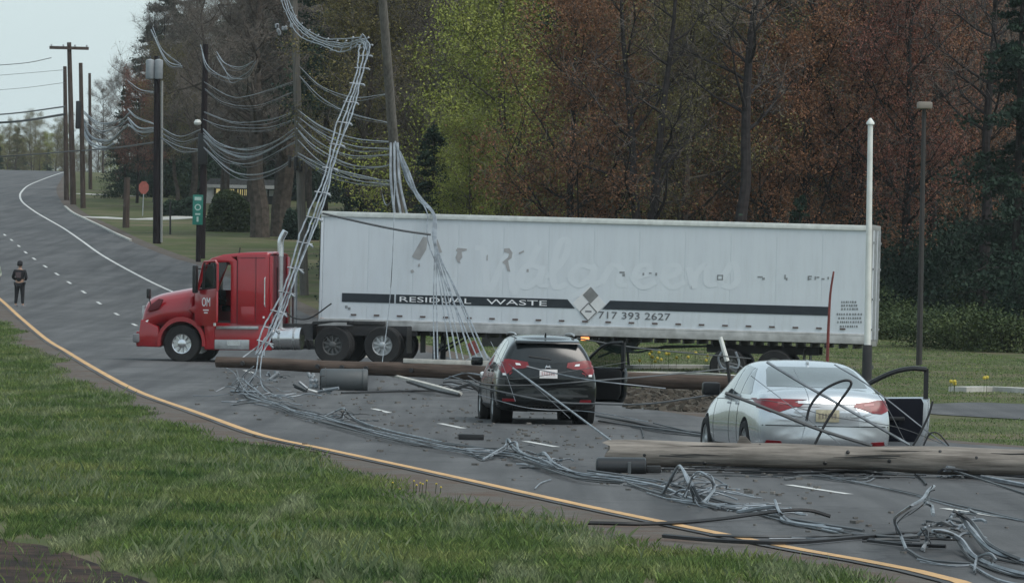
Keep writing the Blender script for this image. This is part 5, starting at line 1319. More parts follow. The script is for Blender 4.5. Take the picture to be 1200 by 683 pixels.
bundle('fallen_cable', 'grey cable slanting across the sedan rear window and lid down to the log', 'cable', [([(899, 424, 75.60), (940, 449, 75.30), (986, 475, 75.15), (1066, 521, 74.95)], .024, M_wire)])
bundle('fallen_cable', 'thin grey cable from the sedan roof to its open door', 'cable', [([(978, 427, 75.68), (1020, 453, 75.30), (1080, 500, 75.18), (1110, 522, 75.05)], .012, M_wire)])
bundle('cable_loop', 'black cable bent into a tall loop behind the sedan lid', 'cable', [([(945, 493, 75.10), (950, 475, 75.10), (965, 457, 75.10), (988, 446, 75.10), (997.5, 450, 75.10), (983, 472, 75.10), (968, 495, 75.08), (955, 520, 75.05)], .022, M_wireb)])
bundle('cable_loop', 'short black cable ends curling below the open sedan door', 'cable', [([(1070, 522, 75.05), (1078, 508, 75.05), (1088, 487, 75.05), (1093, 470, 75.05)], .018, M_wireb), ([(1082, 522, 75.05), (1090, 508, 75.05), (1100, 508, 75.05), (1112, 522, 75.05)], .014, M_wireb)])

bundle('fallen_cables', 'several hair-thin wires strung across the back of the SUV', 'cables', [([(540, 436, 98.8), (600, 444, 98.7), (660, 436, 98.6), (735, 424, 100)], .007, M_wired), ([(560, 462, 98.6), (620, 478, 98.3), (690, 482, 98.3), (760, 494, 95)], .008, M_wire), ([(596, 426, 98.8), (630, 455, 98.2), (668, 490, 92)], .007, M_wired), ([(575, 400, 100), (590, 430, 99), (604, 470, 98.5)], .006, M_wire)])
bundle('fallen_cables', 'several hair-thin wires strung across the silver sedan', 'cables', [([(840, 466, 75.2), (905, 470, 75.3), (975, 488, 75.2), (1050, 500, 75.2), (1105, 520, 75)], .006, M_wired), ([(880, 440, 75.6), (930, 478, 75.2), (985, 520, 75)], .006, M_wire), ([(1000, 430, 75.8), (1035, 470, 75.3), (1062, 520, 75)], .006, M_wired), ([(930, 432, 75.8), (948, 470, 75.2), (938, 520, 75)], .005, M_wire)])
def gcable(root, p0, pxs, r, m, lift=0, jit=0.0):
    """cable lying on the road; a third number in a point lifts it"""
    pts = []
    for q in pxs:
        h = q[2] if len(q) > 2 else 0
        g = G(q[0], q[1]); 
        if h: 
            # keep the picture position, move the point up: foot of the point lies nearer
            a, b = ray(q[0], q[1]); D = g.y
            for _ in range(6):
                z = zg(a*D, D)+h; D = (CAMH-z)/b if b > 1e-4 else D
            g = Vector((a*D, D, zg(a*D, D)+h))
        pts.append(g + Vector((rc.uniform(-jit, jit), rc.uniform(-jit, jit), .035+r)) - p0)
    return cable(root, pts, r, m, n=7)
def ground_set(name, label, runs, cat='cables'):
    p0 = G(*runs[0][0][0][:2]); o = thing(name, label, cat, p0)
    for pts, r, m in runs:
        gcable(o, p0, pts, r*.9, m, jit=.03)
        if m is not M_wireb and len(pts) > 3:
            for k in range(2):
                q2 = [(p[0]+rc.uniform(-3, 3), p[1]+rc.uniform(-2.5, 3.5)) + ((max(0, p[2]*rc.uniform(.3, 1.2)),) if len(p) > 2 else ()) for p in pts[rc.randint(0, 1):]]
                gcable(o, p0, q2, r*rc.uniform(.3, .55), rc.choice([M_wire, M_wired, M_wireb]), jit=.03)
    return o, p0
def tangle(root, p0, u, v, w, h, n, r=.018, mats=None, seed=1):
    """springy knots of stiff cable: arcs that leave the road and come back"""
    q = random.Random(seed)
    for k in range(n):
        pts = []; uu = u+q.uniform(-.5, .5)*w; vv = v+q.uniform(-.2, .5)*h; ang = q.uniform(-.6, .6); steps = q.randint(4, 7)
        D = G(uu, vv).y
        x, y = uu, vv; dx = q.choice((-1, 1))*w*.16; dy = -h*.2
        for s in range(steps):
            pts.append(P(x, min(y, v+h*.5), D)); 
            x += dx+q.uniform(-.08, .08)*w; y += dy; dy += h*q.uniform(.05, .16); dx += q.uniform(-.07, .07)*w
        pts = [p-p0 for p in pts]
        for p in pts:
            wp = p+p0; p.z = max(p.z, zg(wp.x, wp.y)+.04-p0.z); p.y += q.uniform(-.12, .12)
        cable(root, pts, r*q.uniform(.45, 1.0), q.choice(mats or [M_wire, M_wire, M_wired]), n=5)
MAIN = [(278, 446), (287, 463), (300, 470), (330, 479), (345, 485), (372, 491), (402, 499), (440, 510), (478, 519), (516, 527), (560, 533), (600, 535), (640, 549), (680, 560), (730, 566)]
o, p0 = ground_set('fallen_cables', 'long twisted run of cables along the road from the brown pole towards the SUV',
  [([(a, b+d+1.5*math.sin(i+j), .02*j) for i, (a, b) in enumerate(MAIN)], r, m) for j, (d, r, m) in enumerate(((0, .019, M_wire), (-3.5, .016, M_wired), (3.5, .017, M_wired), (-1, .013, M_wire)))] +
  [([(380, 492), (395, 484, .1), (402, 482, .25), (410, 490, .1), (425, 499), (455, 508), (480, 514), (520, 522)], .022, M_wire), ([(388, 494), (398, 492, .05), (405, 486, .2), (415, 488, .1)], .018, M_wired)])
tangle(o, p0, 402, 490, 34, 14, 9, .018, seed=2)
tangle(o, p0, 318, 470, 52, 20, 12, .02, seed=3)
o2, p02 = ground_set('cable_tangle', 'ragged cable ends and clamps strewn below the left end of the brown pole',
  [([(272, 462), (285, 462.5), (300, 463)], .04, M_wire), ([(277, 436, .5), (280, 452, .3), (276, 462)], .016, M_wired), ([(303, 420, .7), (298, 440, .4), (288, 456, .1), (282, 462)], .018, M_wire), ([(307, 420, .7), (305, 440, .4), (310, 458, .1), (330, 470)], .018, M_wire),
   ([(296, 432, .6), (285, 445, .3), (300, 460, .1), (312, 470)], .018, M_wire)])
tangle(o2, p02, 290, 450, 34, 34, 12, .016, seed=5); tangle(o2, p02, 320, 444, 18, 10, 6, .025, seed=6)
for i, (u, v, w, lab) in enumerate(((320, 447, 14, 'small pale insulator bracket dangling under the brown pole'), (365, 447, 10, 'pale insulator cluster at the left end of the grey tank'), (352, 461, 18, 'broken pale crossarm piece on the road left of the grey tank'), (385, 463, 26, 'flattened pale bracket lying under the grey tank'))):
    g = G(u, v); k = g.y/F; o = thing('broken_hardware', lab, 'debris', g)
    q = random.Random(i)
    for j in range(4): MB().tube([(q.uniform(-.5, .5)*w*k, q.uniform(-.1, .1), q.uniform(.03, .25)), (q.uniform(-.5, .5)*w*k, q.uniform(-.1, .1), q.uniform(.03, .2))], .035, 6).build('insulator' if j % 2 else 'bracket', q.choice([M_tanklt, M_wire, M_tank]), o)
# planks and dark arms at the right end of the brown pole
bundle('broken_crossarm', 'long pale crossarm lying aslant under the brown pole left of the SUV', 'crossarm', [([(452, 438, 126), (500, 450, 123), (540, 461, 120)], .05, M_arm), ([(478, 447, 124.5), (510, 457, 121), (538, 463, 119.5)], .05, M_black)])
o, p0 = ground_set('cable_tangle', 'dark knot of cable and brackets by the front wheel of the SUV', [([(515, 441, .3), (540, 447, .3), (560, 456, .1), (575, 464)], .022, M_wired), ([(530, 462), (548, 455, .2), (562, 462, .05)], .05, M_wireb), ([(520, 447, .25), (545, 440, .4), (570, 443, .4)], .02, M_wire), ([(400, 463.5), (450, 462), (500, 461), (540, 462)], .03, M_wireb)])
tangle(o, p0, 548, 452, 36, 16, 9, .022, [M_wireb, M_wired, M_wire], seed=9)
o, p0 = ground_set('cable_tangle', 'knot of stiff pale cables on the road below the black bar', [([(545, 531), (568, 541), (590, 528, .1), (596, 519, .2), (605, 529, .1), (622, 541)], .024, M_wire), ([(566, 543), (585, 530, .1), (602, 522, .2), (612, 535, .1), (650, 548)], .02, M_wire), ([(628, 538, .15), (640, 536, .2), (650, 548, .1), (670, 558)], .026, M_wire), ([(633, 541, .1), (645, 549, .1), (655, 556)], .022, M_wire)])
tangle(o, p0, 600, 530, 50, 22, 11, .018, seed=11); tangle(o, p0, 642, 543, 34, 18, 8, .02, seed=12)
o, p0 = ground_set('cable_tangle', 'biggest snarl of pale cables in the middle of the near lane', [([(700, 561), (740, 568), (775, 576), (800, 586), (840, 598), (880, 602)], .024, M_wire), ([(690, 556), (740, 563), (790, 572), (830, 588), (900, 606)], .022, M_wired), ([(735, 571), (760, 580), (800, 590), (850, 602)], .022, M_wired), ([(776, 584), (790, 560, .3), (797, 552, .4), (805, 575, .2), (815, 592)], .024, M_wire), ([(799, 557, .35), (812, 575, .2), (822, 594), (845, 601)], .026, M_wire), ([(800, 588, .1), (812, 560, .35), (830, 562, .35), (836, 577, .2), (826, 594, .1)], .018, M_wire)])
tangle(o, p0, 803, 575, 62, 34, 16, .02, seed=14)
o, p0 = ground_set('cable_tangle', 'small knot of clamps and cable ends right of the big snarl', [([(850, 601), (880, 606), (915, 612), (960, 620), (1010, 628)], .024, M_wired), ([(865, 606), (905, 600, .1), (918, 610), (925, 618), (985, 628)], .028, M_wire), ([(910, 592, .2), (915, 606, .1), (930, 618), (965, 622)], .022, M_wire), ([(780, 590), (850, 598), (900, 598)], .022, M_wire)])
tangle(o, p0, 893, 598, 48, 20, 12, .02, [M_wire, M_wire, M_tanklt], seed=15)
ground_set('fallen_cable', 'black cable crossing the yellow line, ending in a raised loop', [([(692, 619), (760, 620), (840, 615), (910, 605.5, .05), (945, 604, .06), (972, 611)], .028, M_wireb)], 'cable')
ground_set('fallen_cables', 'two black cables lying across the yellow line at the bottom', [([(780, 635), (850, 641), (930, 643), (1000, 637), (1060, 632)], .03, M_wireb), ([(828, 633), (900, 635), (980, 633), (1080, 629)], .022, M_wired), ([(985, 629), (1010, 634), (1040, 632), (1110, 629)], .022, M_wireb)])
o, p0 = ground_set('cable_tangle', 'thick silver cables curling over the road at the lower right corner', [([(1062, 650), (1052, 632, .1), (1052, 615, .3), (1065, 602, .5), (1082, 592, .55), (1090, 582, .6), (1093, 576, .62)], .02, M_wire), ([(1062, 650), (1080, 661), (1110, 665), (1140, 667)], .018, M_wired), ([(1080, 595, .5), (1088, 600, .45), (1092, 610, .4)], .026, M_wire),
  ([(1112, 612, .3), (1122, 610, .3), (1140, 630, .15), (1160, 652, .05), (1185, 662), (1240, 672)], .03, M_wire), ([(1090, 630, .2), (1110, 631, .2), (1125, 640, .1), (1140, 660), (1180, 676), (1240, 690)], .03, M_wire), ([(1120, 605, .35), (1135, 618, .25), (1160, 645, .1), (1200, 664), (1240, 668)], .024, M_wired), ([(1145, 676), (1145, 660, .1), (1160, 655, .15), (1165, 662, .1)], .016, M_wire), ([(1140, 668), (1170, 685), (1210, 695)], .016, M_wire), ([(1080, 633, .1), (1082, 625, .2), (1086, 640, .05), (1084, 650)], .024, M_tanklt), ([(1020, 640), (1060, 645), (1110, 647)], .026, M_wireb), ([(1000, 632), (1050, 636), (1090, 633)], .026, M_wired), ([(1126, 606, .35), (1140, 608, .3), (1133, 603, .36)], .02, M_wire)])
tangle(o, p0, 1106, 622, 44, 30, 14, .022, [M_wire, M_wired, M_wired], seed=17); tangle(o, p0, 1050, 634, 80, 10, 9, .02, [M_wireb, M_wired], seed=18)
ground_set('fallen_cable', 'long thin wire lying across the right lane towards the right edge', [([(950, 557), (1000, 569), (1060, 582), (1130, 598), (1210, 617)], .016, M_wired)], 'cable')
o, p0 = ground_set('fallen_cables', 'blue-grey cables running right from under the thick log', [([(1105, 556, .1), (1130, 560), (1170, 568), (1240, 582)], .034, M_wire), ([(1110, 552, .15), (1150, 556), (1240, 562)], .026, M_wire), ([(1120, 556, .1), (1170, 572), (1240, 596)], .02, M_wired), ([(1100, 558, .1), (1115, 554, .15), (1160, 560), (1240, 566)], .024, M_wireb)])
tangle(o, p0, 1118, 557, 26, 12, 7, .018, seed=20)
o, p0 = ground_set('cable_tangle', 'dark cables crushed beneath the middle of the thick log, thickened with black strands for its shade', [([(820, 549), (900, 552), (970, 556), (1050, 554), (1110, 553)], .03, M_wireb), ([(860, 552), (930, 556), (990, 550), (1060, 556)], .03, M_wireb), ([(920, 566), (950, 562), (1010, 566), (1030, 556)], .02, M_wired), ([(1070, 556), (1080, 566), (1088, 572)], .02, M_wireb)])
tangle(o, p0, 950, 557, 110, 14, 26, .022, [M_wireb, M_wireb, M_wired], seed=22); tangle(o, p0, 870, 552, 90, 6, 14, .022, [M_wireb], seed=26); tangle(o, p0, 1060, 556, 60, 8, 8, .016, [M_wireb, M_wired], seed=23)  # extra black strands darken the gap, standing in for the log's contact shadow
ground_set('fallen_cables', 'dark cables trailing on the road between the SUV and the sedan', [([(698, 491), (735, 498), (770, 505), (830, 513)], .035, M_wireb), ([(700, 497), (740, 503), (780, 508), (826, 515)], .03, M_wired), ([(764, 499, .1), (790, 505, .05), (822, 512)], .02, M_wired), ([(750, 502), (755, 512), (752, 516)], .015, M_wireb)])
ground_set('fallen_cable', 'short curved scrap of pale wire beside the yellow line', [([(628, 577), (634, 570), (648, 566)], .012, M_wire)], 'cable')
ground_set('fallen_cable', 'pale rod tossed beside the sedan, sticking out from below the log', [([(772, 549), (780, 550), (795, 550)], .03, M_lampclear)], 'debris')

# small litter on the tarmac
ch = MB(); q = random.Random(77)
for k in range(700):
    u = q.gauss(560, 260); v = 440 + (u-300)*.21 + q.gauss(10, 22)
    if not (230 < u < 1190 and 435 < v < 665): continue
    g = G(u, v); s = q.uniform(.012, .05); ch.box((g.x, g.y, g.z+.035+s*.3), (s*2, s, s*.6), (0, 0, q.uniform(0, 3)))
tag(ch.build('road_litter', mat('splinter litter', (.13, .12, .11), .9, var=.5)), 'scattered splinters and bits of broken hardware on the road', 'debris', kind='stuff')
ch = MB()
for k in range(700):
    t = q.random(); u = 735+t*160; v = q.uniform(457, 481)+t*6; g = G(u, v); s = q.uniform(.03, .12)
    ch.box((g.x, g.y, g.z+s*.4), (s*2.2, s, s*.8), (q.uniform(-.5, .5), q.uniform(-.5, .5), q.uniform(0, 3)))
tag(ch.build('mulch_chunks', M_mulch), 'brown clods and bark heaped by the kerb right of the SUV', 'mulch', kind='stuff')

# ------------------------------------------------------------------ people
def person(name, label, u, v, h, jacket, facing, arms='pocket'):
    g = G(u, v); o = thing(name, label, 'person', g, (0, 0, facing)); s = h/1.72
    def skin(chains, nm, m, sub=2, root=0):
        me = bpy.data.meshes.new(nm); V = []; E = []; Rr = []; idx = {}
        def vid(p, r):
            k = tuple(round(c, 4) for c in p)
            if k not in idx: idx[k] = len(V); V.append(Vector(p)*s); Rr.append(r*s)
            return idx[k]
        for c in chains:
            last = None
            for (p, r) in c:
                i = vid(p, r)
                if last is not None and last != i: E.append((last, i))
                last = i
        me.from_pydata(V, E, []); ob = bpy.data.objects.new(nm, me); COL.objects.link(ob)
        md = ob.modifiers.new('k', 'SKIN'); md.use_smooth_shade = True
        for i, sv in enumerate(me.skin_vertices[0].data):
            rv = Rr[i]; sv.radius = (rv, rv); sv.use_root = (i == root)
        sb = ob.modifiers.new('s', 'SUBSURF'); sb.levels = sb.render_levels = sub
        apply_mods(ob); ob.data.materials.clear(); ob.data.materials.append(m); ob.parent = o; ob.data.shade_smooth(); return ob
    pel = (0, 0, .93)
    spine = [(pel, .13), ((0, .01, 1.12), .125), ((0, .02, 1.32), .14), ((0, .01, 1.45), .075), ((0, 0, 1.50), .05), ((0, -.01, 1.56), .075), ((0, -.01, 1.64), .088), ((0, 0, 1.70), .06)]
    ch = [spine]
    for sg in (-1, 1):
        ch.append([(pel, .13), ((sg*.10, 0, .86), .10), ((sg*.12, -.01, .50), .062), ((sg*.14, .02, .12), .042), ((sg*.145, -.01, .06), .04), ((sg*.15, -.14, .035), .034)])
        ch.append([((0, .02, 1.32), .14), ((sg*.19, .01, 1.38), .062), ((sg*.265, .04, 1.12), .048), ((sg*.16, -.14, 1.05), .036), ((sg*.10, -.17, 1.04), .026)])
        for f in range(4): ch.append([((sg*.10, -.17, 1.04), .026), ((sg*(.07-.004*f), -.18, 1.055-.018*f), .010), ((sg*(.03), -.175, 1.05-.018*f), .008)])
        ch.append([((sg*.16, -.14, 1.05), .036), ((sg*.12, -.17, 1.085), .010), ((sg*.09, -.185, 1.09), .009)])
    skin(ch, 'body', M_skin)
    jc = [[(pel, .155), ((0, .01, 1.12), .155), ((0, .02, 1.30), .165), ((0, .015, 1.42), .10)]]
    for sg in (-1, 1): jc.append([((0, .02, 1.30), .165), ((sg*.20, .01, 1.37), .080), ((sg*.27, .04, 1.12), .064), ((sg*.17, -.135, 1.05), .05)])
    j = skin(jc, 'jacket', jacket)
    tr = []
    for sg in (-1, 1): tr.append([((0, 0, .93), .145), ((sg*.10, 0, .86), .118), ((sg*.12, -.01, .50), .078), ((sg*.14, .02, .13), .056)])
    skin(tr, 'trousers', M_cloth)
    for sg in (-1, 1):
        sh = MB().box((0, 0, 0), (.10*s, .27*s, .09*s)).build('shoe', mat('grey shoe', (.2, .2, .21), .8), o, bevel=.03); sh.location = (sg*.145*s, -.05*s, .05*s)
    hr = MB(); n = 14; vs = []
    for i in range(8):
        a = math.pi*.5*i/7*1.25
        for k in range(n):
            q_ = 2*math.pi*k/n; rad = .105*math.sin(a+.12); vs.append((rad*math.cos(q_)*s, (rad*math.sin(q_)*1.12+.025)*s, (1.66+.115*math.cos(a) - (.05 if math.sin(q_) > 0 and i > 4 else 0))*s))
    hr.add(vs, [(i*n+k, i*n+(k+1) % n, (i+1)*n+(k+1) % n, (i+1)*n+k) for i in range(7) for k in range(n)]+[tuple(range(n))]); hr.build('hair', M_cloth, o, smooth=True)
    fc = MB(); 
    for sg in (-1, 1): fc.lathe([(.012*s, 0), (.008*s, .006*s)], (sg*.032*s, 0, 0), 'Y', 8)
    e = fc.build('eyes', M_black, o); e.location = (0, -.105*s, 1.625*s)
    MB().box((0, -.112*s, 1.60*s), (.022*s, .03*s, .045*s)).build('nose', M_skin, o, bevel=.006); MB().box((0, -.098*s, 1.565*s), (.045*s, .012*s, .01*s)).build('mouth', mat('lips', (.3, .12, .1), .6), o)
    pr = MB().prism([(-.10*s, 1.12*s), (-.12*s, 1.34*s), (.12*s, 1.34*s), (.10*s, 1.12*s)], .185*s if facing else -.19*s, .18*s if facing else -.145*s).build('printed_panel', M_print, o)
    if jacket is M_jacket: bpy.data.objects.remove(pr)
    return o
person('person', 'person in black hooded top and trousers standing by the yellow line', 22.5, 360.5, 1.76, M_cloth, R(165))
person('person', 'person in a pale green jacket, cut by the left edge of the photo', -7, 354, 1.70, M_jacket, R(30))

# ------------------------------------------------------------------ house and hedge
def house():
    g = G(268, 243); D = g.y+14; k = D/F; zb = zg(g.x, D); b = Vector((ray(280, 240)[0]*D, D, zb))
    o = thing('bungalow', 'low white-trimmed house with lit yellow windows behind the dark hedge', 'house', b)
    X = lambda u: (u-280)*k; Z = lambda v: P(280, v, D).z - zb
    MB().box(((X(243)+X(330))/2, 2.5, Z(224)/2), (X(330)-X(243), 5, Z(222))).build('wall', mat('dark siding', (.05, .05, .05), .8), o)
    MB().prism([(X(238), Z(219)), (X(246), Z(210)), (X(330), Z(210)), (X(338), Z(219))], -.6, 5.6).build('roof', M_roof, o)
    MB().box(((X(243)+X(330))/2, -.65, Z(219)), (X(332)-X(243), .12, .25)).build('fascia', M_wallw, o)
    MB().box((X(245), -.3, (Z(214)+Z(240))/2), (.5, .5, Z(214)-Z(240))).build('porch_post', M_wallw, o)
    MB().box((X(248), -.3, (Z(218)+Z(240))/2), (.3, .4, Z(218)-Z(240))).build('porch_post', M_wallw, o)
    for a, c, m in ((253, 274, M_lit), (278, 282, M_lit), (283.5, 287, M_lit), (288, 292, M_lit), (307, 321, M_wallw)):
        f = MB().box(((X(a)+X(c))/2, -.03, (Z(222)+Z(229))/2), (X(c)-X(a), .06, Z(222)-Z(229))).build('window', m, o)
        MB().box(((X(a)+X(c))/2, -.07, (Z(222)+Z(229))/2), (.12, .04, Z(222)-Z(229))).build('window_bar', M_black, f)
house()

# ------------------------------------------------------------------ plants
def leaf_quads(C, size, rng, aspect=.6, up=0.0):
    """C (n,3) centres -> rhombus leaves"""
    n = len(C)
    d = rng.normal(size=(n, 3)); d /= np.linalg.norm(d, axis=1, keepdims=True)
    e = rng.normal(size=(n, 3)); e -= d*(e*d).sum(1, keepdims=True); e /= np.linalg.norm(e, axis=1, keepdims=True)
    s = size*rng.uniform(.6, 1.4, (n, 1))
    V = np.stack([C-d*s*.5, C+e*s*aspect*.5, C+d*s*.5, C-e*s*aspect*.5], 1).reshape(-1, 3)
    return V, np.arange(4*n).reshape(-1, 4)
def tree_meshes(seed, H, kind, leafm, barkm, nleaf=16000, low=.16, spread=.32, lsize=.13, twigs=2600, r0=.22, fork=False):
    rd = random.Random(seed); rng = np.random.default_rng(seed)
    tr = MB(); tips = []; tw = MB()
    def limb(p, d, L, r, lvl, n=5):
        pts = [p]; dd = d.normalized()
        for i in range(n):
            dd = (dd + Vector((rd.gauss(0, .14), rd.gauss(0, .14), rd.gauss(.05, .10)))).normalized(); pts.append(pts[-1]+dd*L/n)
        tr.tube(pts, [r, r*.25], 7 if lvl < 2 else (4 if lvl == 2 else 3), cap=False)
        return pts, dd
    if kind == 'conifer':
        pts = [Vector((0, 0, H*i/10)) for i in range(11)]; tr.tube(pts, [r0, .03], 8)
        C = []
        nb = int(H*9)
        for i in range(nb):
            z = H*(low + (1-low)*i/nb); a = rd.uniform(0, 6.283); L = spread*H*(1.02-(z/H))**.8*rd.uniform(.6, 1.1)+.2
            e = Vector((math.cos(a)*L, math.sin(a)*L, z+L*rd.uniform(-.25, .12))); s_ = Vector((0, 0, z)); m = s_.lerp(e, .5)+Vector((0, 0, L*.08))
            tr.tube([s_, m, e], [.035, .008], 3, cap=False)
            k = int(nleaf/nb); t = rng.uniform(.15, 1.05, k)[:, None]; base = np.array(s_)*(1-t)+np.array(e)*t
            C.append(base + rng.normal(size=(k, 3))*np.array([.16, .16, .10])*(.5+t)*max(.5, L*.45))
        C = np.concatenate(C)
    else:
        trunks = []
        if fork:
            for sg in (-1, 1):
                pts = [Vector((0, 0, 0)), Vector((sg*.05, 0, H*.12)), Vector((sg*.35, rd.uniform(-.2, .2), H*.30)), Vector((sg*.9, rd.uniform(-.3, .3), H*.52)), Vector((sg*1.2, 0, H*.75)), Vector((sg*1.3, 0, H*.95))]
                tr.tube(crom(pts, 4), [r0*.9, .03], 9); trunks.append(crom(pts, 4))
        else:
            pts = [Vector((0, 0, 0))]; 
            for i in range(10): pts.append(pts[-1]+Vector((rd.gauss(0, .10), rd.gauss(0, .10), H/10*.97)))
            tr.tube(crom(pts, 3), [r0, .03], 9); trunks.append(crom(pts, 3))
        nprim = int(26 if H > 10 else 16)
        for i in range(nprim):
            T = rd.choice(trunks); f = low + (.97-low)*((i+rd.random())/nprim); p = T[min(len(T)-1, int(f*len(T)))]
            a = i*2.4+rd.uniform(-.5, .5); el = rd.uniform(.25, 1.0)
            L = spread*H*(1.15-f*.85)*rd.uniform(.75, 1.2); d = Vector((math.cos(a), math.sin(a), el)); rb = max(.02, r0*.42*(1-f*.75))
            P1, _ = limb(p, d, L, rb, 1)
            for j in range(6):
                q = P1[rd.randint(1, 5)]; d2 = (d.normalized()*.6+Vector((rd.gauss(0, .6), rd.gauss(0, .6), rd.gauss(.2, .4)))).normalized(); L2 = L*rd.uniform(.28, .55)
                P2, _ = limb(q, d2, L2, rb*.4, 2, 4)
                for k in range(4):
                    q2 = P2[rd.randint(1, 4)]; d3 = (d2*.5+Vector((rd.gauss(0, .6), rd.gauss(0, .6), rd.gauss(.25, .45)))).normalized(); L3 = L2*rd.uniform(.35, .7)
                    e = q2+d3*L3; tr.tube([q2, q2.lerp(e, .5)+Vector((0, 0, .04)), e], [rb*.18, .006], 3, cap=False)
                    tips += [q2, q2.lerp(e, .5), q2.lerp(e, .8), e]
        T = np.array([tuple(t) for t in tips]); idx = rng.integers(0, len(T), nleaf)
        C = T[idx] + rng.normal(size=(nleaf, 3))*np.array([.34, .34, .28])
        # fine twigs
        ti = rng.integers(0, len(T), twigs); a = T[ti]; d = rng.normal(size=(twigs, 3)); d[:, 2] += .6; d /= np.linalg.norm(d, axis=1, keepdims=True)
        Lt = rng.uniform(.35, 1.0, (twigs, 1)); w = np.cross(d, rng.normal(size=(twigs, 3))); w /= np.linalg.norm(w, axis=1, keepdims=True)
        TV = np.stack([a-w*.008, a+w*.008, a+d*Lt+w*.003, a+d*Lt-w*.003], 1).reshape(-1, 3)
    LV, LF = leaf_quads(C, lsize, rng)
    mi = np.zeros(len(LF), int); V_ = LV; F_ = LF
    mats = [leafm]
    if kind != 'conifer':
        F_ = np.concatenate([LF, np.arange(4*twigs).reshape(-1, 4)+len(LV)]); V_ = np.concatenate([LV, TV]); mi = np.concatenate([mi, np.ones(twigs, int)]); mats = [leafm, M_twig]
    crown = fast_mesh('crown', V_, F_, mats, mi)
    to = tr.build('trunk', barkm, None, smooth=True, recalc=False); tm = to.data; bpy.data.objects.remove(to)
    return tm, crown
M_void2 = mat('wet black bark', (0.035, 0.03, 0.03), 0.9, var=0.4, spec=.1)
TREES = {}
mats_ochre = leaf_mat('ochre buds', [(0.09, 0.08, 0.03), (0.14, 0.12, 0.042), (0.20, 0.165, 0.06)])
def tree_kind(key, *a, **k): TREES[key] = tree_meshes(*a, **k)
tree_kind('red1', 11, 17, 'broad', M_red_leaf, M_barkd, nleaf=35100, low=.12, spread=.30, lsize=0.094)
tree_kind('red2', 12, 18, 'broad', M_crim, M_barkd, nleaf=27000, low=.22, spread=.28, lsize=0.086)
tree_kind('rust', 13, 14, 'broad', M_red_leaf, M_barkd, nleaf=40500, low=.08, spread=.36, lsize=0.094)
tree_kind('yg', 14, 15, 'broad', M_yg, M_bark, nleaf=35100, low=.10, spread=.30, lsize=0.109)
tree_kind('olive1', 15, 17, 'broad', M_olive, M_bark, nleaf=24300, low=.15, spread=.30, lsize=0.094)
tree_kind('olive2', 16, 16, 'broad', M_olive, M_barkd, nleaf=21600, low=.2, spread=.32, lsize=0.086, fork=True, r0=.26)
tree_kind('bare1', 17, 18, 'broad', M_brown, M_bark, nleaf=12150, low=.2, spread=.28, lsize=0.062, twigs=9000)
tree_kind('bare2', 18, 16, 'broad', M_brown, M_barkd, nleaf=10800, low=.25, spread=.30, lsize=0.062, twigs=9000, fork=True, r0=.3)
tree_kind('con1', 19, 16, 'conifer', M_dark, M_barkd, nleaf=26000, low=.06, spread=.22, lsize=.17)
tree_kind('con2', 20, 12, 'conifer', M_dark, M_barkd, nleaf=20000, low=.03, spread=.26, lsize=.16)
tree_kind('con3', 23, 19, 'conifer', M_dark, M_barkd, nleaf=22000, low=.42, spread=.24, lsize=.17)
tree_kind('ochre', 24, 15, 'broad', mats_ochre, M_bark, nleaf=29700, low=.3, spread=.3, lsize=0.094)
tree_kind('fork', 25, 16, 'broad', M_olive, M_void2, nleaf=1500, low=.35, spread=.26, lsize=.09, twigs=1600, fork=True, r0=.28)
tree_kind('fork2', 27, 18, 'broad', M_brown, M_void2, nleaf=1800, low=.4, spread=.2, lsize=.09, twigs=2000, r0=.24)
tree_kind('big', 22, 20, 'broad', M_brown, M_bark, nleaf=12150, low=.22, spread=.30, lsize=0.070, twigs=9000, r0=.62)
LAB = {'red1': 'rust red budding tree', 'red2': 'crimson budding tree', 'rust': 'low-branched russet tree', 'yg': 'bright yellow-green young-leafed tree', 'olive1': 'olive budding tree', 'olive2': 'forked olive budding tree',
       'bare1': 'bare grey-brown tree', 'bare2': 'bare forked grey tree', 'con1': 'tall dark evergreen', 'con2': 'low dark evergreen', 'big': 'thick-trunked bare tree', 'con3': 'high-crowned dark evergreen', 'ochre': 'ochre budding tree'}
rt = random.Random(99)
def tree(key, x, y, s=1.0, label=None, group=None, z=None, name=None):
    tm, cm = TREES[key]
    o = thing(name or ('evergreen_tree' if key[:3] == 'con' else 'budding_tree' if key[:4] != 'bare' and key != 'big' else 'bare_tree'), label, 'tree', (x, y, zg(x, y)-.1 if z is None else z), (0, 0, rt.uniform(0, 6.28)), group)
    o.scale = (s*rt.uniform(.92, 1.08), s*rt.uniform(.92, 1.08), s)
    a = bpy.data.objects.new('trunk', tm); b = bpy.data.objects.new('crown', cm)
    for c in (a, b): COL.objects.link(c); c.parent = o
    return o
def at(u, D): return ray(u, 341)[0]*D
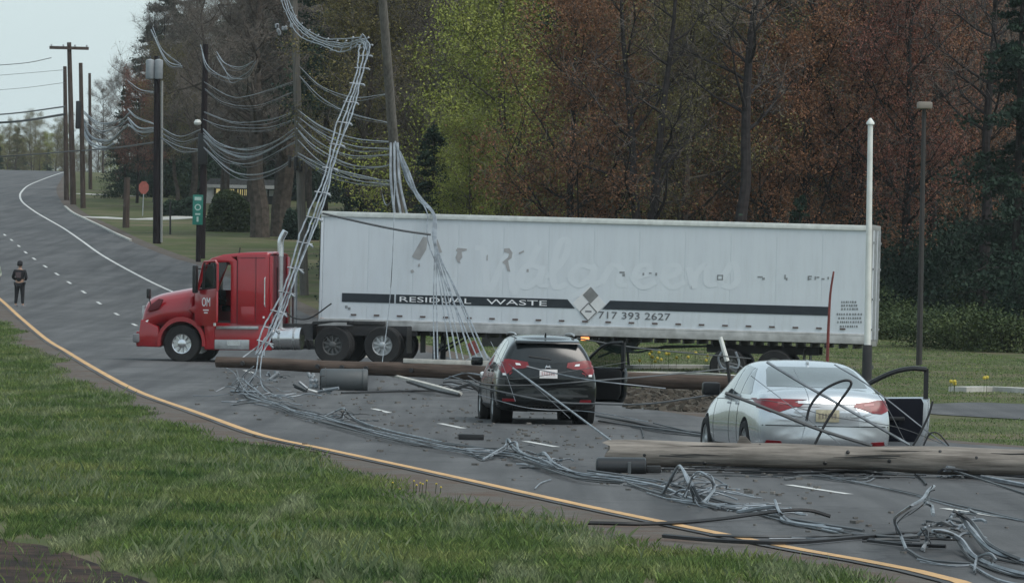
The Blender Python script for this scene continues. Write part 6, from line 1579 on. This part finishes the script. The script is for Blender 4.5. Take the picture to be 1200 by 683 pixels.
# named front-row trees, one by one
FR = [('con3', 378, 262, .95, 'dark evergreen rising between the tall grey pole and the slanting cables'), ('con3', 322, 372, 1.0, 'dark high-crowned evergreen behind the cables left of the tall grey pole'),
      ('ochre', 440, 236, .95, 'ochre green budding tree behind the leaning pole'), ('con2', 420, 262, .7, 'low dark evergreen between the slanting cables and the leaning pole'), ('bare1', 520, 236, 1.0, 'bare grey-brown tree between the leaning pole and the yellow-green tree'), ('con2', 505, 214, .62, 'low dark evergreen above the front of the trailer roof'),
      ('yg', 588, 218, .95, 'bright yellow-green tree, tallest of that colour, behind the trailer'), ('yg', 548, 211, .52, 'small yellow-green tree just above the trailer roof'), ('yg', 560, 232, .9, 'yellow-green tree at the left of the taller one'),
      ('rust', 668, 209, .92, 'large russet tree just right of the yellow-green tree'), ('rust', 722, 212, .72, 'lower russet tree in the middle above the trailer'), ('fork', 752, 206, .95, 'dark forked tree with bare V-shaped limbs in front of the russet trees'), ('olive1', 800, 210, .92, 'olive tree between the forked tree and the clustered trunks'), ('ochre', 842, 214, .9, 'yellowish olive tree left of the clustered trunks'),
      ('fork2', 866, 205, 1.05, 'tall dark-trunked tree with clustered stems right of centre'), ('rust', 902, 212, .8, 'russet tree behind the clustered stems'), ('red1', 945, 212, .98, 'rust red tree left of the white pole'), ('con2', 935, 203, .42, 'small dark evergreen over the trailer roof left of the white pole'),
      ('red2', 1000, 214, 1.0, 'crimson tree directly behind the white pole'), ('red2', 1062, 212, .98, 'crimson tree behind the tall lamp post'), ('red1', 1090, 219, 1.0, 'rust red tree right of the lamp post'), ('bare1', 1128, 222, 1.05, 'grey bare-trunked tree right of the lamp post'), ('fork2', 1150, 208, 1.0, 'dark slender trunks right of the lamp post'), ('con1', 1190, 204, .95, 'dense dark evergreen at the right edge of the photo'),
      ('con1', 1172, 238, .95, 'dark evergreen half hidden beside the one at the right edge'), ('con2', 1035, 226, .6, 'dark evergreen low behind the trailer tail')]
for k, u, D, s, lab in FR: tree(k, at(u, D), D, s, lab)
# left distance
LF_ = [('big', 303, 333, .95, 'thick-trunked tree in the grass, left of a pair'), ('big', 327, 336, 1.0, 'thick-trunked tree in the grass, right of a pair'), ('con1', 197, 470, 1.35, 'tall dark pine at the left end of the wood'), ('con2', 143, 440, .72, 'dark rounded evergreen beside the far pole row'),
       ('red2', 158, 425, .55, 'small reddish tree behind the faded red sign'), ('bare1', 137, 520, .62, 'bare tree against the sky right of the far poles'), ('bare1', 118, 600, .55, 'slight bare tree standing against the sky beyond the pole row'), ('ochre', 204, 410, .8, 'ochre tree right of the transformer cans'),
       ('bare1', 235, 400, 1.0, 'bare brown tree behind the dark pole'), ('bare1', 265, 410, 1.1, 'bare brown tree above the house'), ('bare2', 180, 430, .95, 'bare forked tree behind the transformer pole'), ('con3', 290, 425, 1.2, 'dark high-crowned evergreen behind the house'), ('bare2', 350, 400, 1.1, 'bare forked tree behind the tall grey pole'), ('bare1', 222, 430, 1.2, 'tall bare tree above the green sign'), ('con2', 170, 500, 1.2, 'dark evergreen behind the transformer cans')]
for k, u, D, s, lab in LF_: tree(k, at(u, D), D, s, lab)
# deeper rows of the wood: nothing tells these apart
for row, (D0, n, u0, u1) in enumerate(((245, 18, 470, 1290), (268, 20, 450, 1290), (300, 22, 435, 1300), (345, 22, 425, 1300), (412, 26, 225, 1300), (470, 20, 200, 1300))):
    for i in range(n):
        u = u0+(u1-u0)*(i+.5)/n+rt.uniform(-16, 16); D = D0+rt.uniform(-9, 9)
        red = u > 620
        key = rt.choice(['red1', 'bare1', 'red2', 'con1', 'olive1', 'bare2', 'red1']) if red else rt.choice(['bare1', 'olive1', 'con1', 'bare1', 'bare2', 'olive2'])
        if row >= 4: key = rt.choice(['bare1', 'con1' if u > 400 else 'bare1', 'bare2', 'con3'])
        if u < 350 and row < 5: key = rt.choice(['bare1', 'bare2', 'bare1', 'con3'])
        kk = key; tree(kk, at(u, D), D, rt.uniform(.95, 1.2)*(.8 if u < 300 else 1.0 if row < 3 else 1.15), LAB[kk]+' deep in the wood behind the front row', 'trees deep in the wood')
for i in range(22):
    u = 205+i*11; D = rt.uniform(500, 560); key = rt.choice(['con2', 'bare1', 'con2', 'olive1']); tree(key, at(u, D), D, rt.uniform(.8, 1.0), LAB[key]+' far behind the house', 'trees far behind the house')
# far trees at the head of the road
for i in range(34):
    u = -80+i*7.5+rt.uniform(-5, 5); D = rt.uniform(740, 860); key = rt.choice(['bare1', 'olive1', 'con2', 'olive1', 'yg'])
    s = rt.uniform(.45, .66); tree(key, at(u, D), D, s, LAB[key]+' on the far skyline at the head of the road', 'trees on the far skyline', z=zg(0, D)-.2)
for i in range(18):
    u = -90+i*9.5; D = rt.uniform(720, 745); tree('con2' if i % 3 == 0 else 'olive1', at(u, D), D, rt.uniform(.3, .5), LAB['con2' if i % 3 == 0 else 'olive1']+' low beside the head of the road', 'low trees beyond the crest', z=zg(0, D)-.2)

# shrubs
def shrub_mesh(seed, n, rx, ry, rz, m, ls=.09):
    rng = np.random.default_rng(seed); nb = 26
    cc = rng.normal(size=(nb, 3))*np.array([rx*.5, ry*.5, rz*.3])+np.array([0, 0, rz*.5]); cc[:, 2] = np.abs(cc[:, 2])
    i = rng.integers(0, nb, n); C = cc[i]+rng.normal(size=(n, 3))*np.array([rx, ry, rz])*.16; C[:, 2] = np.abs(C[:, 2])
    V_, F_ = leaf_quads(C, ls, rng); return fast_mesh('foliage', V_, F_, [m])
SH = [shrub_mesh(31, 6000, 1.6, 1.3, 1.3, M_shrub), shrub_mesh(32, 6000, 2.2, 1.5, 1.1, M_shrub), shrub_mesh(33, 5000, 1.4, 1.2, 2.2, M_dark, .12), shrub_mesh(34, 4000, 1.5, 1.2, 1.4, M_olive), shrub_mesh(35, 5000, 1.4, 1.3, 1.6, M_yg)]
shs = MB(); 
for k in range(7): a = k*.9; shs.tube([(0, 0, 0), (math.cos(a)*.3, math.sin(a)*.3, .5), (math.cos(a)*.6, math.sin(a)*.6, 1.0)], [.03, .01], 4)
_t = shs.build('stem', M_barkd, None); SHS = _t.data; bpy.data.objects.remove(_t)
def shrub(k, x, y, s, label, group=None, sz=1.0):
    o = thing('shrub', label, 'shrub', (x, y, zg(x, y)), (0, 0, rt.uniform(0, 6.28)), group); o.scale = (s, s, s*sz)
    for nm, me in (('stem', SHS), ('foliage', SH[k])):
        c = bpy.data.objects.new(nm, me); COL.objects.link(c); c.parent = o
for i in range(34):
    u = 440+i*25+rt.uniform(-9, 9); D = 205+rt.uniform(-6, 16); k = rt.choice([0, 1, 2, 3, 0, 2]); shrub(k, at(u, D), D, rt.uniform(.9, 1.4), 'shaggy shrub of the undergrowth along the front of the wood', 'undergrowth along the wood edge')
for i in range(22):
    u = 640+i*28+rt.uniform(-9, 9); D = 222+rt.uniform(-6, 12); shrub(2, at(u, D), D, rt.uniform(1.3, 2.0), 'dark evergreen shrub behind the undergrowth', 'dark shrubs in the wood')
for i in range(20):
    u = 190+i*13+rt.uniform(-4, 4); D = 455+rt.uniform(-10, 10); shrub(rt.choice([2, 0]), at(u, D), D, rt.uniform(1.9, 2.8), 'large dark bush beyond the lawn behind the house', 'dark bushes beyond the lawn')
for u, D, s, lab in ((1105, 187, 1.0, 'round green bush left of the pair at the right edge'), (1140, 184, 1.15, 'broad green bush in the middle of three by the wood'), (1182, 182, 1.2, 'green bush nearest the right edge of the photo'), (1045, 196, .9, 'green bush just behind the trailer tail')): shrub(rt.choice([0, 1]), at(u, D), D, s, lab)
def hedge(u0, u1, v, D, h, lab, m, n):
    rng = np.random.default_rng(int(u0)); x0, x1 = at(u0, D), at(u1, D); N = n
    C = np.stack([rng.uniform(x0, x1, N), D+rng.normal(0, .5, N), rng.uniform(0, 1, N)**.7*h*(1+.08*np.sin(rng.uniform(0, 6, N)))], -1)
    tx = (C[:, 0]-x0)/(x1-x0); C[:, 2] *= np.clip(np.sqrt(np.clip(4*tx*(1-tx), 0, 1))+.25, 0, 1)*(.9+.2*np.sin(C[:, 0]*1.7)); C[:, 2] += zga(C[:, 0], C[:, 1])
    V_, F_ = leaf_quads(C, .16, rng); me = fast_mesh('hedge', V_, F_, [m]); o = bpy.data.objects.new('hedge', me); COL.objects.link(o); return tag(o, lab, 'hedge')
hedge(240, 300, 262, 345, 2.2, 'long dark green hedge in front of the house', M_shrub, 16000)
hedge(330, 372, 262, 330, 1.8, 'dark hedge behind the tall grey pole', M_dark, 9000)
hedge(188, 236, 232, 385, 1.4, 'low dark hedge left of the house', M_dark, 7000)
# daffodils
def flowers(pl, lab, seed, spread=.35, n=9, fs=.045, hs=1.6):
    g = G(*pl); q = random.Random(seed); o = thing('flower_clump', lab, 'flowers', g)
    for k in range(n):
        x, y, h = q.gauss(0, spread), q.gauss(0, .2), q.uniform(.12, .3)*hs
        MB().tube([(x, y, 0), (x+.01, y, h)], .006, 4).build('stem', M_shrub, o)
        MB().lathe([(.3*fs, -.3*fs), (fs, .0), (.8*fs, .4*fs), (.3*fs, .5*fs)], (x+.01, y, h), 'Y', 7).build('blossom', mat('yellow petals', (.55, .43, .06), .7), o)
flowers((764, 432), 'clump of yellow daffodils in the grass, the left of two under the trailer', 1); flowers((787, 430), 'clump of yellow daffodils in the grass, the right of two under the trailer', 2, .4)
flowers((485, 580), 'patch of small yellow flowers in the foreground verge', 3, .16, 9, .012, .6); flowers((1113, 462), 'few yellow flowers in the grass by the right-hand kerb', 4, .5, 6)

# ------------------------------------------------------------------ grass
def grass_field(name, label, n, sampler, hmin, hmax, width, seed, m=M_blade):
    rng = np.random.default_rng(seed); x, y = sampler(rng, n); n = len(x)
    z = zga(x, y)-.01; a = rng.uniform(0, 2*np.pi, n)
    cl_ = .5+.5*np.sin(x*2.3+np.sin(y*1.7)*1.5)*np.sin(y*1.1+np.cos(x*1.3))
    h = (hmin+(hmax-hmin)*rng.beta(2, 3.5, n))*(.72+.45*cl_); w = width*rng.uniform(.6, 1.3, n)*(1+np.clip((y-70)/90, 0, 1.6))
    lx = rng.normal(0, .35, n)*h; ly = rng.normal(0, .35, n)*h; cx, sx = np.cos(a)*w/2, np.sin(a)*w/2
    V_ = np.stack([np.stack([x-cx, y-sx, z], -1), np.stack([x+cx, y+sx, z], -1), np.stack([x+lx*.35+cx*.8, y+ly*.35+sx*.8, z+h*.6], -1), np.stack([x+lx, y+ly, z+h], -1)], 1).reshape(-1, 3)
    # quad folded at the second vertex: base, base, mid, tip
    F_ = np.arange(4*n).reshape(-1, 4)
    me = fast_mesh(name, V_, F_, [m]); o = bpy.data.objects.new(name, me); COL.objects.link(o); return tag(o, label, 'grass', kind='stuff')
yv = np.array([[p.x, p.y] for p in yo if p.y < 260]); wv_ = np.array([w for w, p in zip(wob, yo) if p.y < 260])
od = np.argsort(yv[:, 1]); YX = lambda y: np.interp(y, yv[od, 1], yv[od, 0]-.65*wv_[od])
def topx(x, y):
    a = x/y; b = (CAMH-zga(x, y))/y
    return 600+F*(a*CR-b*SR), 341.5+F*(a*SR+b*CR)
def samp_left(rng, n):
    y = 40 + 200*rng.power(1.0, n)**1.9; 
    xr = YX(y); xl = -(640/F)*y-1.2; t = rng.uniform(0, 1, n); x = xl+(xr-xl)*t
    keep = (xr > xl)
    # density follows the width
    keep &= rng.uniform(0, 1, n) < np.clip((xr-xl)/11, 0, 1)
    # thin out on the bare soil at the lower left
    U, W_ = topx(x, y)
    lim = np.interp(U, [-80, 0, 50, 100, 150, 200], [590, 618, 636, 652, 668, 690]) + 7*np.sin(x*9)+5*np.sin(x*23+y)
    keep &= ~((W_ > lim) & (rng.uniform(0, 1, n) < .96))
    # ragged edge beside the verge
    keep &= (xr-x > .25*rng.exponential(1, n)) 
    return x[keep], y[keep]
grass_field('grass', 'green meadow grass on the bank at the lower left', 900000, samp_left, .03, .15, .0055, 1)
def samp_weeds(rng, n):
    x, y = samp_left(rng, n); k = (np.sin(x*1.7+y*.35)+np.sin(x*.9-y*.22+2)+rng.normal(0, .6, len(x))) > .9
    return x[k], y[k]
M_straw = leaf_mat('straw coloured blade', [(0.07, 0.11, 0.045), (0.13, 0.17, 0.085), (0.22, 0.24, 0.14)])
grass_field('tall_grass', 'paler taller grass tufts scattered through the bank', 60000, samp_weeds, .10, .26, .006, 7, M_straw)
def samp_right(rng, n):
    y = rng.uniform(88, 205, n); rx = np.interp(y, *zip(*sorted((p.y, p.x) for p in rv if p.y < 300))); x = rx+.2+rng.uniform(0, 1, n)**1.2*18
    U, W_ = topx(x, y)
    k = ~((U > 1080) & (W_ > 472) & (W_ < 491+(1200-U)*-.0)) & ~((W_ > 450) & (W_ < 486) & (U > 733) & (U < 900))
    return x[k], y[k]
grass_field('grass', 'short grass beyond the road under and right of the trailer', 150000, samp_right, .02, .07, .014, 2)

# ------------------------------------------------------------------ the air
hz = MB().box((0, 650, 27.0), (1420, 1740, 57.0)).build('haze', None or MATS['skin'], None)
hm = bpy.data.materials.new('haze air'); hm.use_nodes = True; hn = hm.node_tree
for n_ in list(hn.nodes): hn.nodes.remove(n_)
pv = hn.nodes.new('ShaderNodeVolumePrincipled'); pv.inputs['Color'].default_value = (.86, .93, .97, 1); pv.inputs['Density'].default_value = HAZE
ho_ = hn.nodes.new('ShaderNodeOutputMaterial'); hn.links.new(pv.outputs[0], ho_.inputs['Volume'])
hz.data.materials.clear(); hz.data.materials.append(hm)
tag(hz, 'thin pale haze over the whole road', 'haze', kind='stuff')
